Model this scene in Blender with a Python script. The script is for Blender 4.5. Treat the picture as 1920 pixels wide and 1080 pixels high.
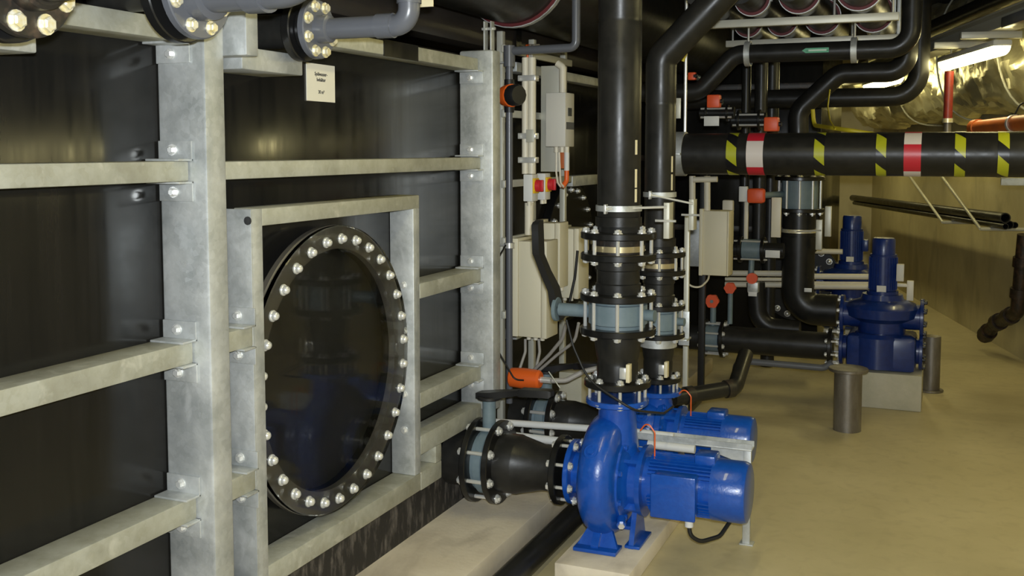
import bpy, bmesh, math, random
from mathutils import Vector, Matrix, noise
random.seed(4)
for o in list(bpy.data.objects): bpy.data.objects.remove(o)
SC = bpy.context.scene
COL = SC.collection
V = Vector
R = math.radians

# ------------------------------------------------------------------ camera
FPX, CX, CY, HC = 1950.0, 960.0, 430.0, 1.6
PHI = math.atan(150 / FPX)
TH = math.atan(820 * math.cos(PHI) / FPX)
cam = bpy.data.cameras.new('camera')
cam.sensor_width = 36.0
cam.lens = FPX / 1920 * 36
cam.shift_y = (CY - 540) / 1920
cam.clip_start = 0.05
co = bpy.data.objects.new('camera', cam)
COL.objects.link(co)
co.location = (0, 0, HC)
co.rotation_euler = (math.pi / 2 - PHI, 0, TH)
SC.camera = co
F = V((-math.sin(TH) * math.cos(PHI), math.cos(TH) * math.cos(PHI), -math.sin(PHI)))
RT = V((math.cos(TH), math.sin(TH), 0))
UP = RT.cross(F)

def ray(x, y):
    return F + RT * ((x - CX) / FPX) - UP * ((y - CY) / FPX)
def P(x, y, X=None, Y=None, Z=None, D=None):
    """photo pixel -> point on a plane of the place"""
    d = ray(x, y)
    if X is not None: t = X / d.x
    elif Y is not None: t = Y / d.y
    elif Z is not None: t = (Z - HC) / d.z
    else: t = D
    return V((0, 0, HC)) + d * t
WALL_X0, WALL_K = 2.9, 0.268            # right wall: X = X0 - K*Y
WD = V((-WALL_K, 1, 0)).normalized()    # along the wall, away from the camera
WN = V((-1, -WALL_K, 0)).normalized()   # into the room
def PW(x, y, off=0.0):
    d = ray(x, y)
    p0 = V((WALL_X0, 0, 0)) + WN * off
    t = (p0 - V((0, 0, HC))).dot(WN) / d.dot(WN)
    return V((0, 0, HC)) + d * t

# ------------------------------------------------------------------ world, exposure
w = bpy.data.worlds.new('world'); SC.world = w
w.use_nodes = True
w.node_tree.nodes['Background'].inputs[0].default_value = (0.8, 0.85, 1, 1)
w.node_tree.nodes['Background'].inputs[1].default_value = 0.0
SC.view_settings.view_transform = 'Standard'
SC.view_settings.look = 'None'
SC.view_settings.gamma = 1
SC.view_settings.exposure = 0.12
LAMP_WARM = 19.0
# the photographer's flash beside the lens: a small real lamp
fl = bpy.data.lights.new('camera_flash', 'AREA'); fl.shape = 'RECTANGLE'; fl.size = .07; fl.size_y = .035
fl.energy = 66.0; fl.color = (0.90, 0.96, 1.0); fl.spread = math.radians(140)
flo = bpy.data.objects.new('camera_flash', fl); COL.objects.link(flo)
flo.location = (.03, -.02, HC + .07); flo.rotation_euler = (math.pi / 2 - PHI, 0, TH)

# ------------------------------------------------------------------ materials
MATS = {}
def mat(name, col, rough=0.5, metal=0.0, noise_scale=None, col2=None, bump=0.0, bump_scale=None, coat=0.0,
        detail=6.0, ramp=(0.35, 0.65), trans=0.0, ior=1.5, emit=None, stretch=None, rough2=None, spec=0.5):
    m = bpy.data.materials.new(name); m.use_nodes = True
    nt = m.node_tree; b = nt.nodes['Principled BSDF']
    b.inputs['Base Color'].default_value = (*col, 1)
    b.inputs['Roughness'].default_value = rough
    b.inputs['Metallic'].default_value = metal
    b.inputs['Coat Weight'].default_value = coat
    b.inputs['Transmission Weight'].default_value = trans
    b.inputs['IOR'].default_value = ior
    b.inputs['Specular IOR Level'].default_value = spec
    if emit:
        b.inputs['Emission Color'].default_value = (*emit[0], 1)
        b.inputs['Emission Strength'].default_value = emit[1]
    if noise_scale:
        tc = nt.nodes.new('ShaderNodeNewGeometry')
        mp = nt.nodes.new('ShaderNodeMapping')
        nt.links.new(tc.outputs['Position'], mp.inputs[0])
        if stretch: mp.inputs['Scale'].default_value = stretch
        n = nt.nodes.new('ShaderNodeTexNoise')
        n.inputs['Scale'].default_value = noise_scale
        n.inputs['Detail'].default_value = detail
        n.inputs['Roughness'].default_value = 0.65
        nt.links.new(mp.outputs[0], n.inputs['Vector'])
        if col2:
            r = nt.nodes.new('ShaderNodeValToRGB')
            r.color_ramp.elements[0].position = ramp[0]; r.color_ramp.elements[1].position = ramp[1]
            r.color_ramp.elements[0].color = (*col, 1); r.color_ramp.elements[1].color = (*col2, 1)
            nt.links.new(n.outputs['Fac'], r.inputs[0]); nt.links.new(r.outputs[0], b.inputs['Base Color'])
        if rough2 is not None:
            mr = nt.nodes.new('ShaderNodeMapRange')
            mr.inputs[1].default_value = ramp[0]; mr.inputs[2].default_value = ramp[1]
            mr.inputs[3].default_value = rough; mr.inputs[4].default_value = rough2
            nt.links.new(n.outputs['Fac'], mr.inputs[0]); nt.links.new(mr.outputs[0], b.inputs['Roughness'])
        if bump:
            n2 = n
            if bump_scale:
                n2 = nt.nodes.new('ShaderNodeTexNoise'); n2.inputs['Scale'].default_value = bump_scale
                n2.inputs['Detail'].default_value = 4
                nt.links.new(mp.outputs[0], n2.inputs['Vector'])
            bp = nt.nodes.new('ShaderNodeBump'); bp.inputs['Strength'].default_value = bump
            bp.inputs['Distance'].default_value = 0.01
            nt.links.new(n2.outputs['Fac'], bp.inputs['Height']); nt.links.new(bp.outputs[0], b.inputs['Normal'])
    MATS[name] = m
    return m
M = MATS
mat('galv', (0.40, 0.42, 0.41), 0.42, 0.55, 9, (0.62, 0.63, 0.61), 0.05, 120, rough2=0.6, ramp=(.3, .7))
mat('galv_dull', (0.36, 0.35, 0.27), 0.55, 0.35, 11, (0.50, 0.50, 0.42), 0.05, 90, ramp=(.3, .7))
mat('tank_black', (0.008, 0.008, 0.0075), 0.13, 0, 5, (0.013, 0.012, 0.0105), 0.04, 2.2, stretch=(1, 3, .25), rough2=.24, spec=.28)
mat('skirt', (0.02, 0.018, 0.016), 0.6, 0, 30, (0.16, 0.14, 0.12), 0.2, stretch=(1, 1, .35), ramp=(.5, .75))
mat('pe_pipe', (0.013, 0.013, 0.012), 0.30, 0, 14, (0.020, 0.019, 0.017), 0.02, 60, rough2=.42, spec=.34)
mat('flange_black', (0.008, 0.008, 0.008), 0.28)
mat('flange_rust', (0.015, 0.013, 0.011), 0.45, 0, 25, (0.07, 0.045, 0.03), ramp=(.5, .72))
mat('pvc_grey', (0.10, 0.105, 0.12), 0.3)
mat('zinc', (0.80, 0.80, 0.77), 0.28, 0.6)
mat('zinc_gold', (0.70, 0.60, 0.28), 0.34, 0.5, 60, (0.8, 0.78, 0.7))
mat('brass_ring', (0.55, 0.46, 0.26), 0.35, 0.7)
mat('valve_blue', (0.13, 0.18, 0.205), 0.42, 0, 20, (0.16, 0.21, 0.235))
mat('pump_blue', (0.004, 0.065, 0.36), 0.3, 0, 40, (0.006, 0.08, 0.42), 0.08, 90, coat=0.3)
mat('pump_navy', (0.006, 0.022, 0.13), 0.3, 0, 30, (0.008, 0.03, 0.17), coat=0.3)
mat('enclosure', (0.68, 0.63, 0.47), 0.5)
mat('enclosure_grey', (0.60, 0.58, 0.52), 0.5)
mat('conduit', (0.70, 0.65, 0.52), 0.45)
mat('lever_black', (0.012, 0.012, 0.013), 0.45)
mat('orange', (0.75, 0.12, 0.015), 0.4)
mat('orange_knob', (0.72, 0.09, 0.02), 0.45)
mat('red', (0.55, 0.02, 0.03), 0.4)
mat('yellow', (0.80, 0.50, 0.01), 0.45)
mat('red_rubber', (0.10, 0.007, 0.009), 0.6)
mat('cable_black', (0.008, 0.008, 0.008), 0.5)
mat('cable_grey', (0.33, 0.31, 0.28), 0.5)
mat('cable_yellow', (0.55, 0.45, 0.02), 0.5)
mat('floor_paint', (0.50, 0.43, 0.24), 0.42, 0, 1.3, (0.62, 0.54, 0.33), 0.04, 60, rough2=.6, ramp=(.3, .65), detail=9)
mat('ledge', (0.64, 0.56, 0.43), 0.65, 0, 3.5, (0.76, 0.68, 0.54), 0.1, 50, detail=9)
mat('concrete', (0.42, 0.40, 0.30), 0.75, 0, 8, (0.5, 0.47, 0.37), 0.1, 60, detail=8)
mat('wall_paint', (0.50, 0.43, 0.23), 0.7, 0, 1.6, (0.62, 0.55, 0.32), 0.1, 30, detail=10)
mat('ceiling_dark', (0.03, 0.028, 0.026), 0.85, 0, 4, (0.055, 0.05, 0.046), 0.1)
mat('wall_dark', (0.06, 0.055, 0.05), 0.8, 0, 3, (0.09, 0.085, 0.075))
mat('foil', (0.66, 0.62, 0.42), 0.36, 0.85, 6, (0.82, 0.78, 0.55), 0.6, 18)
mat('steel_raw', (0.16, 0.14, 0.115), 0.42, 0.6, 14, (0.27, 0.25, 0.22), stretch=(1, 1, .3))
mat('rust_iron', (0.012, 0.009, 0.008), 0.4, 0, 30, (0.07, 0.035, 0.022), 0.3, ramp=(.45, .75))
mat('paper', (0.72, 0.69, 0.60), 0.45)
mat('ink', (0.03, 0.03, 0.03), 0.6)
mat('sticker', (0.72, 0.64, 0.42), 0.5)
mat('label_white', (0.68, 0.68, 0.66), 0.5)
mat('tape_yellow', (0.42, 0.44, 0.02), 0.35)
mat('tape_black', (0.01, 0.01, 0.012), 0.3)
mat('tape_red', (0.55, 0.02, 0.04), 0.35)
mat('tape_white', (0.70, 0.64, 0.62), 0.35)
mat('arrow_green', (0.12, 0.42, 0.26), 0.5)
mat('arrow_light', (0.55, 0.72, 0.62), 0.5)
mat('acrylic', (0.96, 0.97, 0.95), 0.02, trans=1.0, ior=1.2)
mat('ring_grey', (0.075, 0.068, 0.056), 0.35)
mat('red_paint', (0.22, 0.025, 0.015), 0.4, 0, 18, (0.15, 0.02, 0.015))
mat('orange_paint', (0.55, 0.14, 0.025), 0.45, 0, 10, (0.42, 0.11, 0.03))
mat('screen', (0.06, 0.065, 0.06), 0.2)
mat('lamp_body', (0.6, 0.6, 0.55), 0.5)
mat('diffuser_warm', (1, 1, 1), 0.4, emit=((1.0, 0.88, 0.42), LAMP_WARM))
mat('channel', (0.55, 0.54, 0.46), 0.45, 0.3)
mat('duct_brown', (0.03, 0.026, 0.023), 0.33, 0, 6, (0.05, 0.042, 0.036), stretch=(1, .4, 1))

def layer(name, scale, col, lo, hi, fac=1.0, stretch=None, kind='noise', detail=5):
    """mix a second procedural patch colour over a material's base colour"""
    m = M[name]; nt = m.node_tree; b = nt.nodes['Principled BSDF']
    src = b.inputs['Base Color'].links[0].from_socket
    g = nt.nodes.new('ShaderNodeNewGeometry'); mp = nt.nodes.new('ShaderNodeMapping')
    nt.links.new(g.outputs['Position'], mp.inputs[0])
    if stretch: mp.inputs['Scale'].default_value = stretch
    if kind == 'noise':
        n = nt.nodes.new('ShaderNodeTexNoise'); n.inputs['Detail'].default_value = detail; n.inputs['Distortion'].default_value = .6; out = n.outputs['Fac']
    else:
        n = nt.nodes.new('ShaderNodeTexVoronoi'); sp = nt.nodes.new('ShaderNodeSeparateColor'); nt.links.new(n.outputs['Color'], sp.inputs[0]); out = sp.outputs[0]
    n.inputs['Scale'].default_value = scale
    nt.links.new(mp.outputs[0], n.inputs['Vector'])
    r = nt.nodes.new('ShaderNodeMapRange'); r.inputs[1].default_value = lo; r.inputs[2].default_value = hi; r.inputs[4].default_value = fac
    nt.links.new(out, r.inputs[0])
    mx = nt.nodes.new('ShaderNodeMix'); mx.data_type = 'RGBA'
    nt.links.new(r.outputs[0], mx.inputs['Factor']); nt.links.new(src, mx.inputs[6]); mx.inputs[7].default_value = (*col, 1)
    nt.links.new(mx.outputs[2], b.inputs['Base Color'])
layer('galv', 70, (.72, .74, .74), .3, 1.0, .28, kind='voronoi')
layer('galv', 5, (.30, .32, .33), .52, .72, .55)
layer('galv', 14, (.78, .79, .78), .60, .72, .5, stretch=(1, 1, .5))
layer('galv_dull', 60, (.55, .56, .50), .3, 1.0, .25, kind='voronoi')
layer('galv_dull', 7, (.26, .25, .19), .52, .72, .5)
layer('galv_dull', 16, (.68, .67, .58), .60, .72, .5)
layer('floor_paint', 1.1, (.27, .22, .12), .56, .72, .55, stretch=(.45, 1, 1), detail=8)
layer('floor_paint', 14, (.36, .30, .17), .5, .75, .3, detail=8)
layer('ledge', 5, (.30, .25, .19), .52, .70, .5, stretch=(1, .5, 1), detail=8)
layer('wall_paint', 2.4, (.20, .17, .10), .55, .72, .5, stretch=(1, 1, .45), detail=8)
layer('pump_blue', 9, (.16, .14, .11), .60, .80, .30)
layer('foil', 3.5, (.45, .36, .16), .5, .7, .6)

# ------------------------------------------------------------------ mesh helpers
def basis(d, up=V((0, 0, 1))):
    d = V(d).normalized()
    if abs(d.dot(up)) > 0.98: up = V((1, 0, 0)) if abs(d.x) < .9 else V((0, 1, 0))
    x = up.cross(d).normalized(); y = d.cross(x)
    return x, y, d

class MB:
    def __init__(s): s.v = []; s.f = []; s.mi = []; s.cur = 0
    def _add(s, vs, fs):
        o = len(s.v); s.v += [V(p) for p in vs]
        for f in fs: s.f.append([i + o for i in f]); s.mi.append(s.cur)
        return s
    def box(s, a, b, bev=0.0, mtx=None):
        a, b = V(a), V(b)
        lo = V([min(a[i], b[i]) for i in range(3)]); hi = V([max(a[i], b[i]) for i in range(3)])
        bm = bmesh.new(); bmesh.ops.create_cube(bm, size=1)
        for v in bm.verts: v.co = V([lo[i] + (v.co[i] + .5) * (hi[i] - lo[i]) for i in range(3)])
        if bev: bmesh.ops.bevel(bm, geom=bm.edges[:], offset=bev, segments=2, profile=.5, affect='EDGES')
        bm.verts.index_update()
        vs = [v.co.copy() for v in bm.verts]
        if mtx: vs = [mtx @ p for p in vs]
        fs = [[v.index for v in f.verts] for f in bm.faces]; bm.free()
        return s._add(vs, fs)
    def lathe(s, prof, o=(0, 0, 0), d=(0, 0, 1), seg=32, closed=False):
        """prof: list of (t along axis, radius)"""
        x, y, z = basis(d); o = V(o); vs = []; fs = []; ring = []
        for t, r in prof:
            if r < 1e-6: ring.append([len(vs)]); vs.append(o + z * t)
            else:
                ring.append(list(range(len(vs), len(vs) + seg)))
                for k in range(seg):
                    a = 2 * math.pi * k / seg
                    vs.append(o + z * t + x * (r * math.cos(a)) + y * (r * math.sin(a)))
        n = len(ring)
        for i in range(n if closed else n - 1):
            A, B = ring[i], ring[(i + 1) % n]
            for k in range(seg):
                k2 = (k + 1) % seg
                if len(A) == 1 and len(B) == 1: continue
                if len(A) == 1: fs.append([A[0], B[k2], B[k]])
                elif len(B) == 1: fs.append([A[k], A[k2], B[0]])
                else: fs.append([A[k], A[k2], B[k2], B[k]])
        return s._add(vs, fs)
    def cyl(s, a, b, r, r2=None, seg=20):
        a, b = V(a), V(b); L = (b - a).length
        r2 = r if r2 is None else r2
        return s.lathe([(0, 0), (0, r), (L, r2), (L, 0)], a, b - a, seg)
    def hexa(s, a, b, r):
        return s.cyl(a, b, r, seg=6)
    def disc(s, o, d, R_, t, hole=0.0, ch=0.003, seg=40):
        """flange plate from o along d, thickness t"""
        if hole: return s.lathe([(0, hole), (0, R_ - ch), (ch, R_), (t - ch, R_), (t, R_ - ch), (t, hole)], o, d, seg, closed=True)
        return s.lathe([(0, 0), (0, R_ - ch), (ch, R_), (t - ch, R_), (t, R_ - ch), (t, 0)], o, d, seg)
    def tube(s, pts, r, seg=14, bend=None, caps=True, bn=7, inner=0.0):
        pts = [V(p) for p in pts]
        path = [pts[0]]
        for i in range(1, len(pts) - 1):
            p, a, b = pts[i], pts[i - 1], pts[i + 1]
            if not bend: path.append(p); continue
            u, v_ = (a - p), (b - p)
            ang = u.angle(v_)
            if abs(ang - math.pi) < .02: path.append(p); continue
            t = min(bend / math.tan(ang / 2), u.length * .49, v_.length * .49)
            p0, p1 = p + u.normalized() * t, p + v_.normalized() * t
            rr = t * math.tan(ang / 2)
            c = p + (u.normalized() + v_.normalized()).normalized() * (rr / math.sin(ang / 2))
            e0, e1 = p0 - c, p1 - c
            for k in range(bn + 1):
                q = k / bn
                n0, n1 = e0.normalized(), e1.normalized(); om = n0.angle(n1)
                path.append(c + (n0 * math.sin((1 - q) * om) + n1 * math.sin(q * om)) * (rr / math.sin(om)) if om > 1e-3 else p0.lerp(p1, q))
        path.append(pts[-1])
        path = [p for i, p in enumerate(path) if i == 0 or (p - path[i - 1]).length > 1e-5]
        vs, fs = [], []
        t0 = (path[1] - path[0]).normalized(); x, y, _ = basis(t0)
        for i, p in enumerate(path):
            if i == 0: t = t0
            elif i == len(path) - 1: t = (path[i] - path[i - 1]).normalized()
            else: t = ((path[i + 1] - path[i]).normalized() + (path[i] - path[i - 1]).normalized()).normalized()
            x = (x - t * x.dot(t)).normalized(); y = t.cross(x)
            for k in range(seg):
                a = 2 * math.pi * k / seg
                vs.append(p + x * (r * math.cos(a)) + y * (r * math.sin(a)))
        for i in range(len(path) - 1):
            for k in range(seg):
                k2 = (k + 1) % seg
                fs.append([i * seg + k, i * seg + k2, (i + 1) * seg + k2, (i + 1) * seg + k])
        if caps:
            fs.append(list(range(seg))[::-1]); n = (len(path) - 1) * seg; fs.append(list(range(n, n + seg)))
        return s._add(vs, fs)
    def prism(s, poly, h):
        """poly: world points of one face; h: extrusion vector"""
        n = len(poly); h = V(h)
        vs = [V(p) for p in poly] + [V(p) + h for p in poly]
        fs = [list(range(n))[::-1], list(range(n, 2 * n))] + [[i, (i + 1) % n, n + (i + 1) % n, n + i] for i in range(n)]
        return s._add(vs, fs)
    def mesh(s, name, mats, smooth=35):
        me = bpy.data.meshes.new(name)
        me.from_pydata([tuple(p) for p in s.v], [], s.f)
        if not isinstance(mats, (list, tuple)): mats = [mats]
        for m in mats: me.materials.append(M[m])
        for p, i in zip(me.polygons, s.mi): p.material_index = i
        bm = bmesh.new(); bm.from_mesh(me); bmesh.ops.recalc_face_normals(bm, faces=bm.faces); bm.to_mesh(me); bm.free()
        me.shade_smooth(); me.set_sharp_from_angle(angle=R(smooth))
        return me

WL = {}          # object name -> world location of its origin
def setp(o, parent, wloc):
    WL[o.name] = V(wloc)
    if parent is not None:
        o.parent = parent; o.location = V(wloc) - WL[parent.name]
    else: o.location = wloc
def build(mb, name, mats, parent=None, origin=None, smooth=35, label=None):
    if origin is None:
        lo = V([min(p[i] for p in mb.v) for i in range(3)]); hi = V([max(p[i] for p in mb.v) for i in range(3)])
        origin = V(((lo.x + hi.x) / 2, (lo.y + hi.y) / 2, lo.z))
    origin = V(origin)
    mb.v = [p - origin for p in mb.v]
    o = bpy.data.objects.new(name, mb.mesh(name, mats, smooth)); COL.objects.link(o)
    setp(o, parent, origin)
    if label: o['label'] = label
    return o
def thing(name, label, cat, loc, group=None):
    o = bpy.data.objects.new(name, None); COL.objects.link(o)
    o.empty_display_size = .05
    setp(o, None, V(loc)); return tag(o, label, cat, group)
def tag(o, label, cat, group=None):
    o['label'] = label; o['category'] = cat
    if group: o['group'] = group
    return o
def struct(o): o['kind'] = 'structure'; return o
MCACHE = {}
def inst(name, key, maker, pos, d, parent, mats):
    """shared mesh, its local z turned along d"""
    if key not in MCACHE: MCACHE[key] = maker().mesh(name, mats)
    o = bpy.data.objects.new(name, MCACHE[key]); COL.objects.link(o)
    x, y, z = basis(d)
    o.rotation_euler = Matrix((x, y, z)).transposed().to_euler()
    setp(o, parent, V(pos)); return o

def stud_mesh(L, r=.0075, nut=.0145, ov=.012):
    """threaded stud of clear span L with nuts and washers outside both ends"""
    m = MB(); m.cyl((0, 0, -ov - .012), (0, 0, L + ov + .012), r, seg=10)
    for a, b in ((-.013, 0), (L, L + .013)): m.hexa((0, 0, a), (0, 0, b), nut)
    m.cyl((0, 0, -.003), (0, 0, .0), nut * 1.25, seg=12); m.cyl((0, 0, L), (0, 0, L + .003), nut * 1.25, seg=12)
    return m
def bolt_mesh(r=.012, h=.010):
    m = MB(); m.cyl((0, 0, 0), (0, 0, .003), r * 1.35, seg=14)
    m.lathe([(.003, 0), (.003, r), (.003 + h * .8, r), (.003 + h, r * .75), (.003 + h, 0)], seg=6)
    return m
def cap_mesh(r=.014):
    m = MB(); m.cyl((0, 0, 0), (0, 0, .004), r * 1.3, seg=14)
    m.lathe([(.004, r), (.012, r), (.018, r * .8), (.022, r * .4), (.023, 0)], seg=12)
    return m
def bolts(parent, o, d, R_, n, name='bolt', kind='bolt', m='zinc', ph=0.0, **kw):
    x, y, z = basis(d)
    for k in range(n):
        a = 2 * math.pi * (k + ph) / n
        p = V(o) + x * (R_ * math.cos(a)) + y * (R_ * math.sin(a))
        mk = {'bolt': bolt_mesh, 'stud': stud_mesh, 'cap': cap_mesh}[kind]
        inst(name, (kind, m, tuple(sorted(kw.items()))), lambda: mk(**kw), p, d, parent, m)
X_, Y_, Z_ = V((1, 0, 0)), V((0, 1, 0)), V((0, 0, 1))

# ================================================================== THE SETTING
struct(build(MB().box((-4.2, -3.2, -.25), (4.2, 17, 0)), 'floor', 'floor_paint'))
struct(build(MB().box((-4.2, -3.2, 2.95), (4.2, 17, 3.15)), 'ceiling', 'ceiling_dark'))
struct(build(MB().box((-4.2, -3.2, 0), (-4.0, 17, 2.95)), 'wall_left', 'wall_dark'))
struct(build(MB().box((-4.0, 14.2, 0), (1.0, 14.5, 2.95)), 'wall_back', 'wall_paint'))
struct(build(MB().box((-4.0, -3.2, 0), (4.0, -3.0, 2.95)), 'wall_front', 'wall_paint'))
m = MB()
a = V((WALL_X0 + WALL_K * 3.0, -3.0, 0)); b = V((WALL_X0 - WALL_K * 14.2, 14.2, 0))
m.prism([a, b, b - WN * .2, a - WN * .2], (0, 0, 2.95))
struct(build(m, 'wall_right', 'wall_paint'))
TX, CF, RF = -1.9, -1.745, -1.80        # tank skin, column front, rail front
# raised concrete kerb under the tanks
struct(build(MB().box((-3.9, -2.9, 0), (-1.53, 7.4, .10), .008), 'trim_1', 'ledge'))

# ================================================================== THE BIG TANK
tank = thing('rinse_water_tank', 'black plastic rinse water tank in a galvanised steel frame with round manhole', 'tank', (-2.7, 1.9, .1))
m = MB(); m.box((-3.6, -2.2, .1), (TX, 4.32, 2.0), .01)
build(m, 'tank_wall', 'tank_black', tank)
m = MB(); m.box((TX, -2.2, .1), (TX + .012, 4.32, .31)); build(m, 'skirting', 'skirt', tank)
def column(y0, y1, top=2.01):
    m = MB(); m.box((TX, y0, .1), (CF, y1, top), .010)
    return build(m, 'column', 'galv', tank)
COLS = [(-1.47, -1.39), (.34, .42), (2.15, 2.23), (3.96, 4.04)]
for c in COLS[:3]: column(*c)
m = MB(); m.box((TX, COLS[3][0], .495), (CF, COLS[3][1], 2.01), .010); m.box((TX, COLS[3][0] + .012, .1), (-1.814, COLS[3][1], .496), .004)
build(m, 'column', 'galv', tank)
RZ = [(.630, .690), (1.045, 1.102), (1.518, 1.570)]
def rail(y0, y1, z0, z1, xf=RF, mt='galv_dull'):
    return build(MB().box((TX, y0, z0), (xf, y1, z1), .004), 'rail', mt, tank)
def bracket(y, side, z, up):
    """angle bracket on a column flank: plate against the column, foot on the rail"""
    y2 = y + side * .006; h = .052 if up else -.052
    m = MB(); m.box((TX + .005, y, z), (RF + .012, y2, z + h), .0015)
    m.box((TX + .005, y, z), (RF + .012, y + side * .055, z + (.006 if up else -.006)), .0015)
    o = build(m, 'angle_bracket', 'galv', tank)
    inst('bolt', ('bolt', 'zinc', 'br'), lambda: bolt_mesh(.011, .009), (TX + .052, y2, z + h * .55), (0, side, 0), o, 'zinc')
for (ca, cb) in ((0, 1), (1, 2)):
    ya, yb = COLS[ca][1], COLS[cb][0]
    for z0, z1 in RZ:
        rail(ya, yb - .004, z0, z1)
        for up, z in ((True, z1), (False, z0)):
            bracket(yb - .001, -1, z, up); bracket(ya + .001, 1, z, up)
    rail(ya, yb, 1.872, 1.925, -1.795)
    bracket(yb - .001, -1, 1.872, False)
ya, yb = COLS[2][1], COLS[3][0]
rail(ya, yb - .004, RZ[2][0], RZ[2][1] - .003)
FL0, FL1, FR0, FR1 = 2.40, 2.452, 3.361, 3.408
rail(ya, FL0, *RZ[1]); rail(ya, FL0, *RZ[0])
rail(FR1, yb - .004, *RZ[1]); rail(FR1, yb - .004, *RZ[0])
for z0, z1 in RZ:
    for up, z in ((True, z1), (False, z0)):
        bracket(yb - .001, -1, z, up)
        if z0 < 1.4: bracket(FL0 - .001, -1, z, up)
rail(FR1, yb, .452, .525)                                     # low beam beside the manhole
rail(3.53, 3.58, .385, .452); rail(FR1, 3.58, .315, .385)
# top beam of the second bay with its stepped end
rail(2.62, yb - .004, 1.925, 1.975, -1.81)
bracket(yb - .001, -1, 1.925, False)
build(MB().box((TX, 2.262, 1.845), (-1.70, 2.315, 1.985), .006), 'beam_end', 'galv', tank)
build(MB().box((TX, 2.315, 1.815), (-1.755, 2.60, 1.875), .004), 'rail', 'galv', tank)
build(MB().box((-1.811, 3.17, 1.922), (-1.806, 3.42, 1.9785)), 'patch', 'tank_black', tank)
# galvanised bar end near the first nozzle
build(MB().box((TX, .9, 1.795), (-1.72, 1.60, 1.83), .004), 'rail', 'galv', tank)
# manhole frame
def fbar(a, b): return build(MB().box(a, b, .004), 'manhole_frame_bar', 'galv', tank)
m = MB(); m.box((TX, FL0, .1), (RF, FL0 + .006, 1.432), .001); m.box((RF - .006, FL0 + .006, .1), (RF, FL1, 1.432), .001)
build(m, 'manhole_frame_bar', 'galv', tank)
fbar((TX, FR0, .385), (RF, FR1, 1.385))
build(MB().box((TX, FL1, 1.382), (RF, FR1, 1.432), .004), 'manhole_frame_bar', 'galv_dull', tank)
build(MB().box((TX, FL1, .318), (RF, FR1 - .001, .385), .004), 'manhole_frame_bar', 'galv_dull', tank)
for z in (1.10, .93, .69, .555):                             # bolts on the right upright
    inst('bolt', ('bolt', 'zinc', 'fr'), lambda: bolt_mesh(.011, .009), (TX + .055, FR0, z), (0, -1, 0), tank, 'zinc')
inst('bolt', ('bolt', 'ink', 'hole'), lambda: bolt_mesh(.009, .002), (RF - .01, FL0, 1.40), (0, -1, 0), tank, 'ink')  # no real bolt: flat ink-black disc painted in for a dark open hole
# manhole
MC = V((TX, 2.884, .882))
m = MB(); m.lathe([(0, .43), (.03, .43), (.03, .394), (0, .394)], MC, X_, 72, closed=True); build(m, 'manhole_neck', 'tank_black', tank)
m = MB(); m.lathe([(.03, .395), (.03, .468), (.034, .472), (.052, .472), (.055, .469), (.055, .395)], MC, X_, 80, closed=True)
mf = build(m, 'manhole_flange', 'ring_grey', tank)
m = MB(); m.lathe([(.0025, 0), (.0025, .394)], MC, X_, 64); build(m, 'manhole_inside', 'cable_black', tank)
m = MB(); m.lathe([(.0565, 0), (.0565, .468), (.060, .471), (.074, .471), (.077, .468), (.077, 0)], MC, X_, 80)
cov = build(m, 'manhole_cover', 'acrylic', tank, label='clear acrylic manhole cover')
bolts(cov, MC + X_ * .0775, X_, .428, 30, kind='cap', ph=.3, r=.0135)

# paper sign on the tank
s0 = P(575, 117, X=TX + .004); s1 = P(628, 125, X=TX + .004); s2 = P(570, 188, X=TX + .004)
SGW = s1.y - s0.y; SGH = s0.z - s2.z
sg = thing('tank_sign', 'cream laminated sheet with black lettering on the black tank wall', 'sign', (TX, (s0.y + s1.y) / 2, s2.z))
build(MB().box((TX + .0005, s0.y, s2.z), (TX + .003, s1.y, s0.z)), 'sheet', 'paper', sg)
def text_obj(txt, size, pos, rot, parent, m, squeeze=1.0):
    cu = bpy.data.curves.new('t', 'FONT'); cu.body = txt; cu.size = size; cu.align_x = 'CENTER'; cu.align_y = 'CENTER'
    cu.extrude = .0004; cu.resolution_u = 2; cu.offset = size * .015
    to = bpy.data.objects.new('t', cu); COL.objects.link(to)
    dg = bpy.context.evaluated_depsgraph_get()
    me = bpy.data.meshes.new_from_object(to.evaluated_get(dg)); bpy.data.objects.remove(to)
    me.materials.clear(); me.materials.append(M[m])
    o = bpy.data.objects.new('lettering', me); COL.objects.link(o)
    o.rotation_euler = rot; o.scale = (squeeze, 1, 1)
    setp(o, parent, pos); return o
ym = (s0.y + s1.y) / 2
FACEX = (R(90), 0, R(90))
text_obj('Spülwasser-', .0165, (TX + .0034, ym, s0.z - SGH * .27), FACEX, sg, 'ink', .95)
text_obj('behälter', .0165, (TX + .0034, ym, s0.z - SGH * .42), FACEX, sg, 'ink', .95)
text_obj('30 m³', .0165, (TX + .0034, ym, s0.z - SGH * .75), FACEX, sg, 'ink', .9)

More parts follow.
